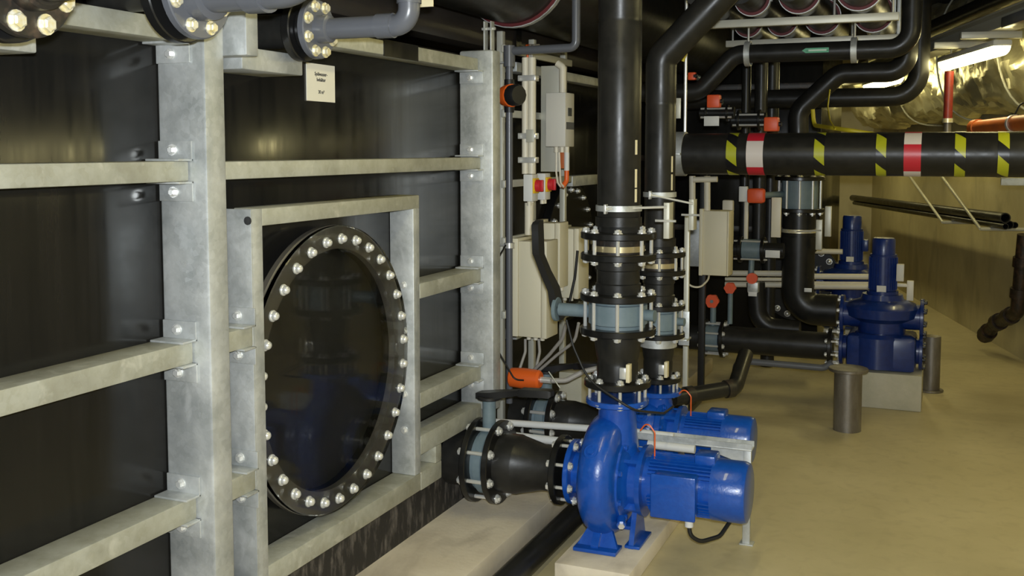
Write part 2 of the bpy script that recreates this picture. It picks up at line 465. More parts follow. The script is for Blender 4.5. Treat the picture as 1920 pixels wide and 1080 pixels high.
# ================================================================== NOZZLES ABOVE THE TANK
def nozzle(label, Yn, zn, xb, RF_, rp, elbow, m2, bm, fm='flange_black', stub=None, br=.0125, over=False):
    t = thing('pipe_nozzle', label, 'pipe', (xb, Yn, zn - RF_))
    if over:      # swan-neck: rises in front of the top beam and drops into the tank roof
        build(MB().tube([(xb, Yn, zn), (-1.70, Yn, zn), (-1.70, Yn, 2.085), (-2.02, Yn, 2.085), (-2.02, Yn, 1.995)], rp, 24, bend=.06), 'stub_pipe', 'pe_pipe', t)
    else: build(MB().cyl((TX + .004, Yn, zn), (xb, Yn, zn), stub or rp * 1.35, seg=28), 'stub_pipe', 'pe_pipe', t)
    f1 = build(MB().disc((xb, Yn, zn), X_, RF_ * 1.03, .028), 'backing_flange', fm, t)
    f2 = build(MB().disc((xb + .052, Yn, zn), X_, RF_ * .97, .022), 'flange', m2, t)
    build(MB().disc((xb + .028, Yn, zn), X_, RF_ * .72, .024), 'gasket', 'flange_black', t)
    bolts(f2, V((xb + .074, Yn, zn)), X_, RF_ * .78, 8, m=bm, ph=.5, r=br, h=.012)
    build(MB().lathe([(0, 0), (0, rp * 1.32), (.035, rp * 1.3), (.04, rp), (.04, 0)], (xb + .074, Yn, zn), X_, 32), 'collar', m2, t)
    if elbow:
        L, upz = elbow; x0 = xb + .10
        build(MB().tube([(x0, Yn, zn), (x0 + L, Yn, zn), (x0 + L, Yn, zn + upz)], rp, 28, bend=rp * 1.5, bn=10), 'pipe', m2, t)
        build(MB().lathe([(0, rp), (0, rp * 1.14), (.05, rp * 1.14), (.05, rp)], (x0 + L - rp * 2.6 - .02, Yn, zn), X_, 28, closed=True), 'socket', m2, t)
        build(MB().lathe([(0, rp), (0, rp * 1.14), (.05, rp * 1.14), (.05, rp)], (x0 + L, Yn, zn + rp * 1.9), Z_, 28, closed=True), 'socket', m2, t)
    return t
p = P(600, 55, Y=2.55); nozzle('thin grey plastic pipe with elbow flanged to tank above the paper sign', 2.55, p.z, p.x - .075, .086, .030, (.262, .5), 'pvc_grey', 'zinc_gold', stub=.05)
p = P(372, -19, Y=1.95); nozzle('thick grey plastic pipe with elbow flanged to tank above galvanised column', 1.95, p.z, p.x - .07, .115, .054, (.27, .5), 'pvc_grey', 'zinc_gold', stub=.040)
p = P(52, -42, Y=1.40); nozzle('rusty black flanged nozzle with big hexagon bolts beside top tank beam', 1.40, p.z, p.x - .07, .110, .045, (.10, .5), 'flange_rust', 'zinc_gold', br=.0145, over=True)

# ================================================================== PUMP DISCHARGE STACKS
def flange_on(parent, c, d, R_, t, name='flange', m='flange_black'):
    return build(MB().disc(V(c) - V(d) * (t / 2), d, R_, t), name, m, parent)
def stack(X, Y, zs, Rf, Rp, zc, which, ftop, lever, rod):
    """zs: heights of the five black flanges and the pump flange"""
    f1, f2, f3, f4, f5, bf = zs
    C = lambda z: V((X, Y, z)); s = Rf / .146; t = .026 * s ** .5
    # riser pipe
    ztop_r = 2.9 if which == 'front' else 1.90
    r = thing('riser_pipe', f'{which} black riser pipe with steel clamp ring and cream stickers', 'pipe', C(f1))
    k = build(MB().lathe([(f1, 0), (f1, Rp * .98), (f1 + .05, Rp * .98), (f1 + .055, Rp), (ftop - .008, Rp), (ftop, Rp * .97), (ftop + .008, Rp), (ztop_r, Rp), (ztop_r, 0)], (X, Y, 0), Z_, 40), 'pipe', 'pe_pipe', r)
    fl = flange_on(r, C(f1), Z_, Rf, t)
    build(MB().lathe([(f1 + .035, Rp + .006), (f1 + .07, Rp + .006), (f1 + .07, Rp - .004), (f1 + .035, Rp - .004)], (X, Y, 0), Z_, 40, closed=True), 'weld_collar', 'pe_pipe', r)
    cl = build(MB().lathe([(zc - .011, Rp + .001), (zc - .011, Rp + .006), (zc + .011, Rp + .006), (zc + .011, Rp + .001)], (X, Y, 0), Z_, 40, closed=True), 'clamp_ring', 'galv', r)
    lug = V((X - .02, Y - Rp - .012, zc))
    build(MB().box(lug - V((.004, .022, .018)), lug + V((.004, .010, .018)), .001), 'clamp_lug', 'zinc', r)
    build(MB().cyl(lug, rod, .005, seg=10), 'clamp_rod', 'zinc', r)
    vd = V((-X, -Y, 0)).normalized()
    ang0 = math.atan2(vd.y, vd.x) + .80
    for (za, zb) in rod_st[which]:
        m = MB(); poly = []
        for q in range(5):
            a = ang0 + q * .035
            poly.append(V((X + (Rp + .0015) * math.cos(a), Y + (Rp + .0015) * math.sin(a), za)))
        back = [V((X + (Rp - .001) * math.cos(ang0 + q * .035), Y + (Rp - .001) * math.sin(ang0 + q * .035), za)) for q in range(4, -1, -1)]
        m.prism(poly + back, (0, 0, zb - za)); build(m, 'sticker', 'sticker', r)
    # check valve
    cv = thing('check_valve', f'dark wafer check valve with brass-coloured band under the {which} riser pipe', 'valve', C(f2))
    build(MB().lathe([(f2 + t / 2, 0), (f2 + t / 2, Rf * .66), (f1 - t / 2, Rf * .66), (f1 - t / 2, 0)], (X, Y, 0), Z_, 36), 'body', 'flange_rust', cv)
    build(MB().lathe([(f2 + t / 2 + .008, Rf * .665), (f2 + t / 2 + .008, Rf * .70), (f2 + t / 2 + .030, Rf * .70), (f2 + t / 2 + .030, Rf * .665)], (X, Y, 0), Z_, 36, closed=True), 'seal_band', 'brass_ring', cv)
    bolts(fl, C(f2 - t / 2), Z_, Rf * .86, 8, 'stud_bolt', 'stud', ph=.35, L=round(f1 - f2 + t, 4), r=.0075 * s ** .5, nut=.0145 * s ** .5, ov=.004)
    # spool between
    sp = thing('pipe_spool', f'short flanged black pipe spool between the two valves of the {which} riser', 'pipe', C(f3))
    build(MB().lathe([(f3, 0), (f3, Rp * 1.06), (f3 + .05, Rp * 1.06), (f3 + .054, Rp), (f2 - .054, Rp), (f2 - .05, Rp * 1.06), (f2, Rp * 1.06), (f2, 0)], (X, Y, 0), Z_, 36), 'pipe', 'pe_pipe', sp)
    flange_on(sp, C(f2), Z_, Rf, t); g3 = flange_on(sp, C(f3), Z_, Rf * 1.01, t)
    # butterfly valve
    bv = thing('butterfly_valve', f'blue-grey butterfly valve with {"a long black lever" if lever else "round end boss"} in the {which} riser', 'valve', C(f4))
    z0, z1 = f4 + t / 2, f3 - t / 2; zm = (z0 + z1) / 2
    build(MB().lathe([(z0, 0), (z0, Rf * .72), (z0 + .012, Rf * .72), (z0 + .016, Rf * .78), (z1 - .016, Rf * .78), (z1 - .012, Rf * .72), (z1, Rf * .72), (z1, 0)], (X, Y, 0), Z_, 40), 'body', 'valve_blue', bv)
    bd = V((.993, -.118, 0))
    build(MB().cyl(C(zm) + bd * (Rf * .70), C(zm) + bd * (Rf * 1.05), .022 * s, seg=18), 'end_boss', 'valve_blue', bv)
    nk = V((-1, 0, 0))
    build(MB().cyl(C(zm) + nk * Rf * .7, C(zm) + nk * (Rf + .095 * s), .026 * s, seg=18), 'neck', 'valve_blue', bv)
    hub = C(zm) + nk * (Rf + .10 * s)
    build(MB().disc(hub, nk, .048 * s, .016), 'notch_plate', 'valve_blue', bv)
    if lever:
        m = MB(); h2 = hub + nk * .02
        prof = [(-.04, -.030, .040), (.02, -.01, .046), (.08, .0, .040), (.15, .03, .031), (.22, .055, .028), (.235, .058, .037), (.345, .062, .037), (.355, .060, .026)]
        vs = []; n = len(prof)
        for (zz, tl, wd) in prof:
            c_ = h2 + V((-tl * .55, -tl * 1.5, zz))
            for dx, dy in ((-.014, -wd), (.014, -wd), (.014, wd), (-.014, wd)): vs.append(c_ + V((dx, dy * .8, dy * .15)))
        fs = [[3, 2, 1, 0], [4 * n - 4, 4 * n - 3, 4 * n - 2, 4 * n - 1]]
        for i in range(n - 1):
            for k in range(4): fs.append([4 * i + k, 4 * i + (k + 1) % 4, 4 * i + 4 + (k + 1) % 4, 4 * i + 4 + k])
        m._add(vs, fs); build(m, 'lever', 'lever_black', bv, smooth=50)
    bolts(g3, C(f4 - t / 2), Z_, Rf * .87, 8, 'stud_bolt', 'stud', ph=.35, L=round(f3 - f4 + t, 4), r=.0075 * s ** .5, nut=.0145 * s ** .5, ov=.004)
    # reducer down to the pump
    rd = thing('pipe_reducer', f'black tapered pipe piece between the blue pump and valve of the {which} riser', 'pipe', C(f5))
    build(MB().lathe([(f5, 0), (f5, Rp * .96), (f5 + .075, Rp * .96), (f5 + .085, Rp * .93), (f5 + .105, Rp * 1.0), (f4 - .05, Rp * 1.08), (f4, Rp * 1.08), (f4, 0)], (X, Y, 0), Z_, 36), 'pipe', 'pe_pipe', rd)
    flange_on(rd, C(f4), Z_, Rf * 1.01, t); g5 = flange_on(rd, C(f5), Z_, Rf * .89, t)
    bolts(g5, C(bf - .011), Z_, Rf * .74, 8, 'stud_bolt', 'stud', ph=.5, L=round(f5 - bf + t / 2 + .011, 4), r=.0065 * s ** .5, nut=.013 * s ** .5, ov=.004)
    pl = C(f5 + .055) + V((Rp * .75, -Rp * .75, 0))
    build(MB().box(pl + V((-.002, -.028, -.035)), pl + V((.012, .004, .035)), .001), 'tag_plate', 'sticker', rd)
    build(MB().box(pl + V((-.030, -.022, -.025)), pl + V((-.004, -.004, .02)), .003), 'gauge_tap', 'zinc', rd)
rod_st = {'front': [(1.58, 1.635), (1.455, 1.525), (1.40, 1.45)], 'rear': [(1.5, 1.57), (1.42, 1.49)]}
XA, YA, XB, YB = -1.168, 3.85, -1.185, 4.53
RODA, RODB = P(1250, 388, Y=3.86), P(1300, 382, Y=4.5)
stack(XA, YA, (1.271, 1.189, 1.033, .901, .695, .634), .146, .083, 1.375, 'front', 2.085, True, RODA)
stack(XB, YB, (1.135, 1.054, .899, .771, .571, .520), .118, .068, 1.40, 'rear', 1.80, True, RODB)
# slotted clamp plates and the strut they hang on
for (x0, x1, y0, y1, yy, lab) in ((1245, 1263, 380, 448, 3.88, 'cream slotted clamp plate beside the front riser clamp'), (1292, 1310, 374, 432, 4.52, 'cream slotted clamp plate beside the rear riser clamp')):
    a, b = P(x0, y0, Y=yy), P(x1, y1, Y=yy)
    t = thing('clamp_plate', lab, 'bracket', (a.x, yy, b.z))
    build(MB().box((a.x, yy - .004, b.z), (a.x + .020, yy + .002, a.z), .001), 'front_leg', 'channel', t)
    build(MB().box((a.x + .018, yy - .004, b.z), (a.x + .022, yy + .06, a.z), .001), 'side_leg', 'channel', t)
    build(MB().cyl((a.x - .03, yy - .012, (a.z + b.z) / 2), (a.x + .05, yy - .012, (a.z + b.z) / 2), .005, seg=10), 'bolt', 'zinc', t)
a = P(1288, 480, Y=5.03)
tag(build(MB().box((a.x - .012, 5.02, 0), (a.x + .012, 5.045, P(1288, 402, Y=5.03).z), .002), 'support_post', 'channel'), 'slim galvanised post standing behind the rear riser pipe', 'post')

a, b = P(1273, 583, Y=4.657), P(1292, 648, Y=4.657)
t = thing('pipe_bracket', 'galvanised angle bracket holding the rear riser below its blue-grey valve', 'bracket', (a.x, 4.657, b.z))
build(MB().box((a.x, 4.654, b.z), (b.x, 4.661, a.z), .001), 'upright_plate', 'galv', t)
build(MB().box((XB - .05, 4.610, b.z + .026), (b.x, 4.70, b.z + .034), .001), 'shelf_plate', 'galv', t)
build(MB().lathe([(-.018, .0746), (-.018, .084), (.018, .084), (.018, .0746)], (XB, YB, .735), Z_, 32, closed=True), 'clamp_ring', 'galv', t)

# upper branches of the risers
t = thing('pipe_branch', 'black pipe branch leaving the rear riser diagonally upwards', 'pipe', (XB, YB, 1.95))
a = V((XB, YB, 1.90))
build(MB().tube([a, a + V((0, 0, .10)), a + V((.42, 0, .52)), a + V((.42, 0, 1.0))], .068, 28, bend=.08), 'pipe', 'pe_pipe', t)

# ================================================================== BLUE PUMPS
def pump(X0, Y, z, zf, label, Rv, Rfl, which, s=1.0, jb=True, Lm=.70):
    """X0: suction flange face, axis along +X; zf: height of the discharge flange"""
    t = thing('centrifugal_pump', label, 'pump', (X0 + .17, Y, .07))
    XD = XA if which == 'front' else XB
    xc = XD - .03
    A = lambda x, dy=0, dz=0: V((x, Y + dy, z + dz))
    fl = build(MB().disc(A(X0), X_, Rfl, .022), 'suction_flange', 'pump_blue', t)
    build(MB().lathe([(.02, 0), (.02, Rfl * .66), (.06, Rfl * .68), (.10, Rfl * .8), (.10, 0)], A(X0), X_, 36), 'suction_neck', 'pump_blue', t)
    # snail casing: radius grows around the axis
    m = MB(); n = 56; k = 14; vs = []; fs = []
    hw = .072 * s
    for i in range(n):
        th = 2 * math.pi * i / n
        g = ((th / (2 * math.pi)) + .25) % 1.0
        Ro = Rv * (.86 + .14 * math.sin(math.pi * g))
        for j in range(k):
            u = j / (k - 1) * math.pi
            xr = -math.cos(u) * hw
            rr = Ro * (.60 + .40 * math.sin(u) ** .55)
            vs.append(V((xc + xr, Y + rr * math.cos(th), z + rr * math.sin(th))))
    for i in range(n):
        i2 = (i + 1) % n
        for j in range(k - 1): fs.append([i * k + j, i2 * k + j, i2 * k + j + 1, i * k + j + 1])
    fs.append([i * k for i in range(n)][::-1]); fs.append([i * k + k - 1 for i in range(n)])
    m._add(vs, fs); build(m, 'volute', 'pump_blue', t, smooth=60)
    # discharge neck and flange
    m = MB(); m.lathe([(-.02, 0), (-.02, .105 * s), (.10 * s, .085 * s), (zf - z - .03, .072 * s), (zf - z - .012, .078 * s), (zf - z - .012, 0)], V((XD, Y, z)), Z_, 32)
    build(m, 'discharge_neck', 'pump_blue', t)
    build(MB().disc((XD, Y, zf - .022), Z_, .122 * s, .022), 'discharge_flange', 'pump_blue', t)
    bo = A(xc - .01, -Rv * .74, Rv * .56); bd = V((-.05, -.80, .60)).normalized()
    pg = build(MB().lathe([(-.03, 0), (-.03, .036), (.006, .034), (.012, .028), (.012, .020), (.008, .018), (.008, 0)], bo, bd, 24), 'filler_boss', 'pump_blue', t)
    build(MB().hexa(bo + bd * .007, bo + bd * .018, .014), 'plug', 'pump_blue', pg)
    dg_ = A(xc + .085 * s, -.115 * s, -.125 * s)
    build(MB().cyl(dg_, dg_ + V((.01, -.035, -.012)), .018, seg=14), 'drain_plug', 'pump_blue', t)
    build(MB().cyl(dg_ + V((.01, -.035, -.012)), dg_ + V((.013, -.043, -.015)), .013, seg=6), 'drain_plug_head', 'zinc', t)
    # feet
    for dy in (-1, 1):
        m = MB()
        m.prism([A(xc - .02, dy * .06, -Rv * .72), A(xc - .02, dy * Rv * .45, -Rv * .62), V((xc - .02, Y + dy * .17, .095)), V((xc - .02, Y + dy * .17, .07)), V((xc - .02, Y + dy * .06, .07))], (.03, 0, 0))
        m.box((xc - .085, Y + dy * .10, .07), (xc + .085, Y + dy * .19, .085), .003)
        m.prism([V((xc - .08, Y + dy * .15, .085)), V((xc + .08, Y + dy * .15, .085)), V((xc + .03, Y + dy * .10, z - Rv * .55)), V((xc - .03, Y + dy * .10, z - Rv * .55))], (0, .016, 0))
        build(m, 'foot', 'pump_blue', t)
    m = MB(); bx = xc + .125 * s
    m.prism([V((bx - .02, Y - .09, .07)), V((bx - .02, Y + .09, .07)), V((bx - .02, Y + .04, z - .12 * s)), V((bx - .02, Y - .04, z - .12 * s))], (.02, 0, 0))
    m.box((bx - .035, Y - .09, .07), (bx + .025, Y + .09, .082), .003); build(m, 'foot', 'pump_blue', t)
    # lantern between casing and motor
    x1 = xc + hw * .8
    L = build(MB().lathe([(0, 0), (0, .165 * s), (.022, .165 * s), (.024, .145 * s), (.035, .13 * s), (.045, .11 * s), (.075, .11 * s), (.08, .135 * s), (.10, .138 * s), (.10, 0)], A(x1), X_, 36), 'lantern', 'pump_blue', t)
    for q in range(8):
        a = 2 * math.pi * (q + .5) / 8
        inst('bolt', ('bolt', 'pump_blue', 'lan'), lambda: bolt_mesh(.011, .010), A(x1 + .022, .152 * s * math.cos(a), .148 * s * math.sin(a)), X_, t, 'pump_blue')
    for q in range(4):
        a = 2 * math.pi * (q + .5) / 4
        u = V((0, math.cos(a), math.sin(a))); c1 = A(x1 + .028) + u * .105 * s
        w2 = u.cross(X_) * .007
        build(MB().prism([c1 - w2, c1 + u * .03 * s - w2, c1 + V((.055, 0, 0)) + u * .03 * s - w2, c1 + V((.055, 0, 0)) - w2], w2 * 2), 'rib', 'pump_blue', L)
    # motor
    xm = x1 + .10; Rm = .106 * s; xe = X0 + Lm
    build(MB().cyl(A(xm - .002), A(xe - .10), Rm * .93, seg=40), 'motor_barrel', 'pump_blue', t)
    fins = MB(); nf = 44
    for q in range(nf):
        a = 2 * math.pi * q / nf
        u = V((0, math.cos(a), math.sin(a))); w2 = u.cross(X_) * .0022
        if u.dot(V((0, -.85, .1))) > .80: continue
        c1 = A(xm + .02) + u * Rm * .90; c2 = A(xe - .105) + u * Rm * .90
        fins.prism([c1 - w2, c1 + u * Rm * .16 - w2, c2 + u * Rm * .16 - w2, c2 - w2], w2 * 2)
    fo = build(fins, 'cooling_fins', 'pump_blue', t); fo['kind'] = 'stuff'
    build(MB().lathe([(0, Rm * .96), (0, Rm * 1.09), (.112, Rm * 1.09), (.128, Rm * 1.03), (.132, Rm * .92), (.132, .0), (.128, 0), (.006, Rm * .96)], A(xe - .13), X_, 44), 'fan_cover', 'pump_blue', t)
    if jb:
        bxx = -.895
        jbx = build(MB().box((bxx - .09, Y - Rm * 1.42, z - .08), (bxx + .07, Y - Rm * .75, z + .075), .008), 'terminal_box', 'pump_blue', t)
        build(MB().box((bxx - .095, Y - Rm * 1.50, z - .085), (bxx + .075, Y - Rm * 1.42, z + .08), .006), 'terminal_lid', 'pump_blue', t)
        g = V((bxx + .045, Y - Rm * 1.15, z - .08))
        build(MB().cyl(g, g - Z_ * .035, .016, seg=14), 'cable_gland', 'label_white', t)
        build(MB().tube([g - Z_ * .03, g + V((.005, 0, -.07)), g + V((.04, .02, -.095)), g + V((.10, .08, -.085)), g + V((.14, .16, -.02))], .008, 10, bend=.05), 'cable', 'cable_black', t)
    build(MB().box((xe - .20, Y - .045, z + Rm * .85), (xe - .12, Y + .05, z + Rm * 1.28), .008), 'capacitor_box', 'pump_blue', t)
    build(MB().tube([V((xc + .13, Y - .02, z + .20 * s)), V((xc + .16, Y - .03, z + .24 * s)), V((xc + .19, Y - .03, z + .20 * s)), V((xc + .19, Y - .03, z + .10 * s))], .003, 8, bend=.02), 'orange_wire', 'orange', t)
    return t
PA = pump(-1.352, YA, .318, .634, 'bright blue centrifugal pump with terminal box under the front riser', .255, .128, 'front')
PB = pump(-1.352, YB, .33, .520, 'bright blue centrifugal pump behind the one with terminal box', .150, .105, 'rear', .88, jb=False, Lm=.60)
# plinth
struct(build(MB().box((-1.31, 3.53, 0), (-1.02, 5.0, .068), .006), 'trim_2', 'ledge'))

# ================================================================== SUCTION LINES
def suction(Y, z, xs, Rf, R3, which, lever):
    s1, s2, s3, s4 = xs; C = lambda x: V((x, Y, z)); t = .026
    st = thing('suction_stub', f'black flanged tank outlet stub of the {which} suction line', 'pipe', C(TX))
    build(MB().cyl(C(TX + .013), C(s1), Rf * .66, seg=32), 'pipe', 'pe_pipe', st)
    g = flange_on(st, C(s1), X_, Rf, t)
    bv = thing('butterfly_valve', f'blue-grey butterfly valve with flat black lever on the {which} suction line', 'valve', C(s1))
    a, b = s1 + t / 2, s2 - t / 2
    build(MB().lathe([(a, 0), (a, Rf * .7), (a + .015, Rf * .7), (a + .02, Rf * .78), (b - .02, Rf * .78), (b - .015, Rf * .7), (b, Rf * .7), (b, 0)], (0, Y, z), X_, 40), 'body', 'valve_blue', bv)
    xm = (s1 + s2) / 2
    build(MB().cyl((xm, Y, z + Rf * .7), (xm, Y, z + Rf + .085), .028, seg=18), 'neck', 'valve_blue', bv)
    build(MB().disc((xm, Y, z + Rf + .085), Z_, .050, .014), 'notch_plate', 'lever_black', bv)
    build(MB().cyl((xm, Y, z - Rf * .7), (xm, Y, z - Rf * .93), .018, seg=14), 'end_boss', 'valve_blue', bv)
    zl = z + Rf + .10; d = V((.98, lever, .02)).normalized(); x, y, _ = basis(d)
    c0 = V((xm, Y, zl)); n = 0; vs = []; prof = [(-.05, .026, .012, 0), (.02, .034, .016, .004), (.07, .024, .014, .014), (.14, .018, .011, .026), (.15, .024, .015, .028), (.28, .024, .015, .034), (.29, .016, .010, .034)]
    for (q, wd, hh, lift) in prof:
        c_ = c0 + d * q + Z_ * lift
        for sx, sz in ((-1, -1), (1, -1), (1, 1), (-1, 1)): vs.append(c_ + x * wd * sx + Z_ * hh * sz)
    n = len(prof); fs = [[3, 2, 1, 0], [4 * n - 4, 4 * n - 3, 4 * n - 2, 4 * n - 1]]
    for i in range(n - 1):
        for k in range(4): fs.append([4 * i + k, 4 * i + (k + 1) % 4, 4 * i + 4 + (k + 1) % 4, 4 * i + 4 + k])
    m = MB()._add(vs, fs); build(m, 'lever', 'lever_black', bv, smooth=50)
    bolts(g, C(s1 - t / 2), X_, Rf * .87, 8, 'stud_bolt', 'stud', ph=.42, L=round(s2 - s1 + t, 4), r=.008, nut=.016, ov=.006)
    rd = thing('pipe_reducer', f'black tapered pipe piece on the {which} suction line leading into the blue pump', 'pipe', C(s2))
    L = s3 - s2
    build(MB().lathe([(0, 0), (0, Rf * .70), (L * .32, Rf * .70), (L * .34, Rf * .685), (L * .72, R3 * .66), (L, R3 * .66), (L, 0)], C(s2), X_, 40), 'pipe', 'pe_pipe', rd)
    flange_on(rd, C(s2), X_, Rf * .99, t); g3 = flange_on(rd, C(s3), X_, R3, t)
    bolts(g3, C(s3 - t / 2), X_, R3 * .84, 8, 'stud_bolt', 'stud', ph=.42, L=round(s4 + .022 - s3 + t / 2, 4), r=.007, nut=.0145, ov=.004)
suction(YA, .318, (-1.764, -1.668, -1.395, -1.352), .172, .138, 'front', -.1)
suction(YB, .33, (-1.775, -1.672, -1.395, -1.352), .135, .115, 'rear', -.05)
# black pipe lying on the floor in the gap
a, b = P(965, 1080, Z=.06), P(1075, 965, Z=.06)
dv = (b - a).normalized(); a = a - dv * .6; b = b + dv * 1.1
xx = (a.x + b.x) / 2
tag(build(MB().cyl((-1.423, 2.2, .05), (-1.423, 6.4, .05), .049, seg=28), 'drain_pipe', 'pe_pipe'), 'black pipe lying on the floor between kerb and pump plinth', 'pipe')

# ================================================================== LUMINAIRES
def luminaire(c, d, L, label, m, group=None, wd=.11, hang=None):
    d = V(d).normalized(); x, y, _ = basis(d)
    t = thing('fluorescent_lamp', label, 'lamp', c, group)
    Mx = Matrix((x, d, -y)).transposed().to_4x4() if False else Matrix((V((x.x, x.y, x.z)), d, Z_)).transposed().to_4x4()
    Mx = Matrix.Translation(V(c)) @ Mx
    build(MB().box((-wd / 2, -L / 2, .035), (wd / 2, L / 2, .075), .012, Mx), 'housing', 'lamp_body', t)
    mb = MB(); n = 14; vs = []; fs = []
    for q, yy in enumerate((-L / 2 + .004, -L / 2 + .02, L / 2 - .02, L / 2 - .004)):
        k = .75 if q in (0, 3) else 1.0
        for i in range(n + 1):
            a = math.pi * i / n
            vs.append(Mx @ V((-math.cos(a) * wd * .46 * k, yy, .036 - math.sin(a) * .055 * k)))
    for q in range(3):
        for i in range(n):
            o = q * (n + 1); fs.append([o + i, o + i + 1, o + n + 2 + i, o + n + 1 + i])
    fs.append(list(range(n + 1))); fs.append(list(range(3 * (n + 1), 4 * (n + 1)))[::-1])
    mb._add(vs, fs); build(mb, 'diffuser', m, t)
    for e in (-.38, .38):
        build(MB().cyl(Mx @ V((0, L * e, .07)), Mx @ V((0, L * e, (hang or 2.95) - V(c).z)), .006, seg=8), 'hanger', 'channel', t)
    return t
la, lb = V((.305, 6.62, 2.165)), V((-.03, 7.88, 2.165))
lm = (la + lb) / 2 + WD * .10
for k, lab in ((0, 'glowing fluorescent lamp hanging beside the foil-clad duct and red pipe'), (1, 'farther fluorescent lamp seen through the gap between overhead black pipes'),
               (-1, 'fluorescent lamp over the aisle beside the near blue pumps'), (-2, 'fluorescent lamp over the aisle beside the big tank'), (-3, 'fluorescent lamp over the aisle behind the photographer'), (2, 'last fluorescent lamp of the row near the back wall')):
    c = lm + WD * 2.63 * k
    luminaire(c, WD, 1.22, lab, 'diffuser_warm', 'row of fluorescent lamps along the right wall', hang=2.292)
luminaire(V((.75, -.6, 2.70)), (0, 1, 0), 1.5, 'fluorescent ceiling lamp between tank and lamp row', 'diffuser_warm')
luminaire(V((-.75, 2.7, 2.78)), (0, 1, 0), 1.5, 'fluorescent ceiling lamp above the kerb in front of manhole', 'diffuser_warm')

# ================================================================== BEHIND COLUMN: THIN GREY PIPE, CONDUITS, BOXES
gx = P(955, 400, Y=4.40)
t = thing('valved_pipe', 'thin grey plastic pipe with black and orange ball valve behind galvanised column', 'pipe', (gx.x, 4.40, .4))
zt = P(955, 96, Y=4.4).z
b1 = P(1080, 76, Y=4.40)
build(MB().tube([(gx.x, 4.40, .42), (gx.x, 4.40, zt - .06)], .0155, 18), 'pipe', 'pvc_grey', t)
build(MB().tube([(gx.x, 4.40, zt), (b1.x, 4.40, zt + .005), (b1.x, 4.40, 2.6)], .019, 18, bend=.03), 'upper_pipe', 'pvc_grey', t)
build(MB().cyl((gx.x, 4.40, zt - .07), (gx.x, 4.40, zt + .025), .026, seg=22), 'tee', 'pvc_grey', t)
vz = P(955, 180, Y=4.4).z
build(MB().lathe([(-.075, 0), (-.075, .022), (-.045, .024), (-.04, .034), (.04, .034), (.045, .024), (.075, .022), (.075, 0)], (gx.x, 4.40, vz), Z_, 22), 'valve_body', 'lever_black', t)
build(MB().lathe([(-.03, 0), (-.03, .045), (.0, .052), (.018, .052), (.022, 0)], (gx.x + .012, 4.37, vz), (.88, -.47, 0), 26), 'valve_collar', 'orange', t)
build(MB().lathe([(0, 0), (0, .048), (.04, .048), (.05, .042), (.05, 0)], (gx.x + .034, 4.352, vz), (.88, -.47, 0), 12), 'valve_handwheel', 'lever_black', t)
for yy in (97 + 20, 460):
    q = P(955, yy, Y=4.4)
    build(MB().lathe([(-.012, .017), (-.012, .024), (.012, .024), (.012, .017)], (gx.x, 4.4, q.z), Z_, 18, closed=True), 'clamp', 'zinc', t)
    build(MB().cyl((gx.x - .13, 4.4, q.z), (gx.x - .02, 4.4, q.z), .005, seg=8), 'clamp_rod', 'zinc', t)
oa, ob = P(956, 707, Y=4.3), P(1014, 712, Y=4.3)
t = thing('orange_actuator', 'orange capsule-shaped actuator at the foot of the thin grey pipe', 'actuator', oa)
d = (ob - oa); L = d.length
build(MB().lathe([(0, 0), (0, .032), (.008, .043), (L * .45, .047), (L - .01, .043), (L, .034), (L, 0)], oa, d, 26), 'housing', 'orange', t)
build(MB().cyl(ob, ob + V((.05, 0, 0)), .014, seg=14), 'shaft', 'zinc', t)
build(MB().tube([ob + V((.05, 0, 0)), ob + V((.11, .03, .0)), ob + V((.18, .06, .04)), ob + V((.26, .1, .06))], .012, 12, bend=.05), 'hose', 'cable_grey', t)
q = ob + V((.065, -.02, .01)); build(MB().cyl(q + V((-.02, 0, .035)), q + V((.035, 0, -.035)), .003, seg=8), 'lever_pin', 'galv_dull', t)
# black loop cable
tag(build(MB().tube([P(948, 460, Y=4.36), P(925, 500, Y=4.22), P(918, 590, Y=4.17), P(935, 660, Y=4.19), P(965, 712, Y=4.235), P(982, 713, Y=4.235)], .004, 8, bend=.12), 'signal_cable', 'cable_black'), 'thin black cable looping from grey pipe clamp to the orange actuator', 'cable')

def conduit(name, pts, r, label, m='conduit', bend=.05, cat='conduit'):
    return tag(build(MB().tube(pts, r, 16, bend=bend), name, m), label, cat)
cY = 4.62
t = thing('conduit_pair', 'two cream cable conduits strapped together above the isolator switches', 'conduit', P(992, 325, Y=cY))
for x0, r in ((985, .017), (997, .019)):
    a, b = P(x0, 108, Y=cY), P(x0, 326, Y=cY)
    build(MB().cyl(b, V((b.x, cY, a.z)), r, seg=20), 'conduit', 'conduit', t)
for yy in (147, 255, 300):
    a = P(991, yy, Y=cY)
    build(MB().box(a + V((-.045, -.028, -.014)), a + V((.045, .022, .014)), .003), 'strap', 'zinc', t)
a = P(991, 255, Y=cY); build(MB().box(a + V((.0, -.034, -.03)), a + V((.04, -.028, .03)), .002), 'strap_plate', 'channel', t)
for k, cm in enumerate(('orange', 'cable_grey', 'cable_grey')):
    a = P(990 + k * 4, 108, Y=cY)
    build(MB().tube([a - Z_ * .01, a + V((-.005, 0, .035)), a + V((-.02 + .008 * k, .03, .06)), a + V((-.03 + .008 * k, .12, .07))], .006, 10, bend=.02), 'cable', cm, t)
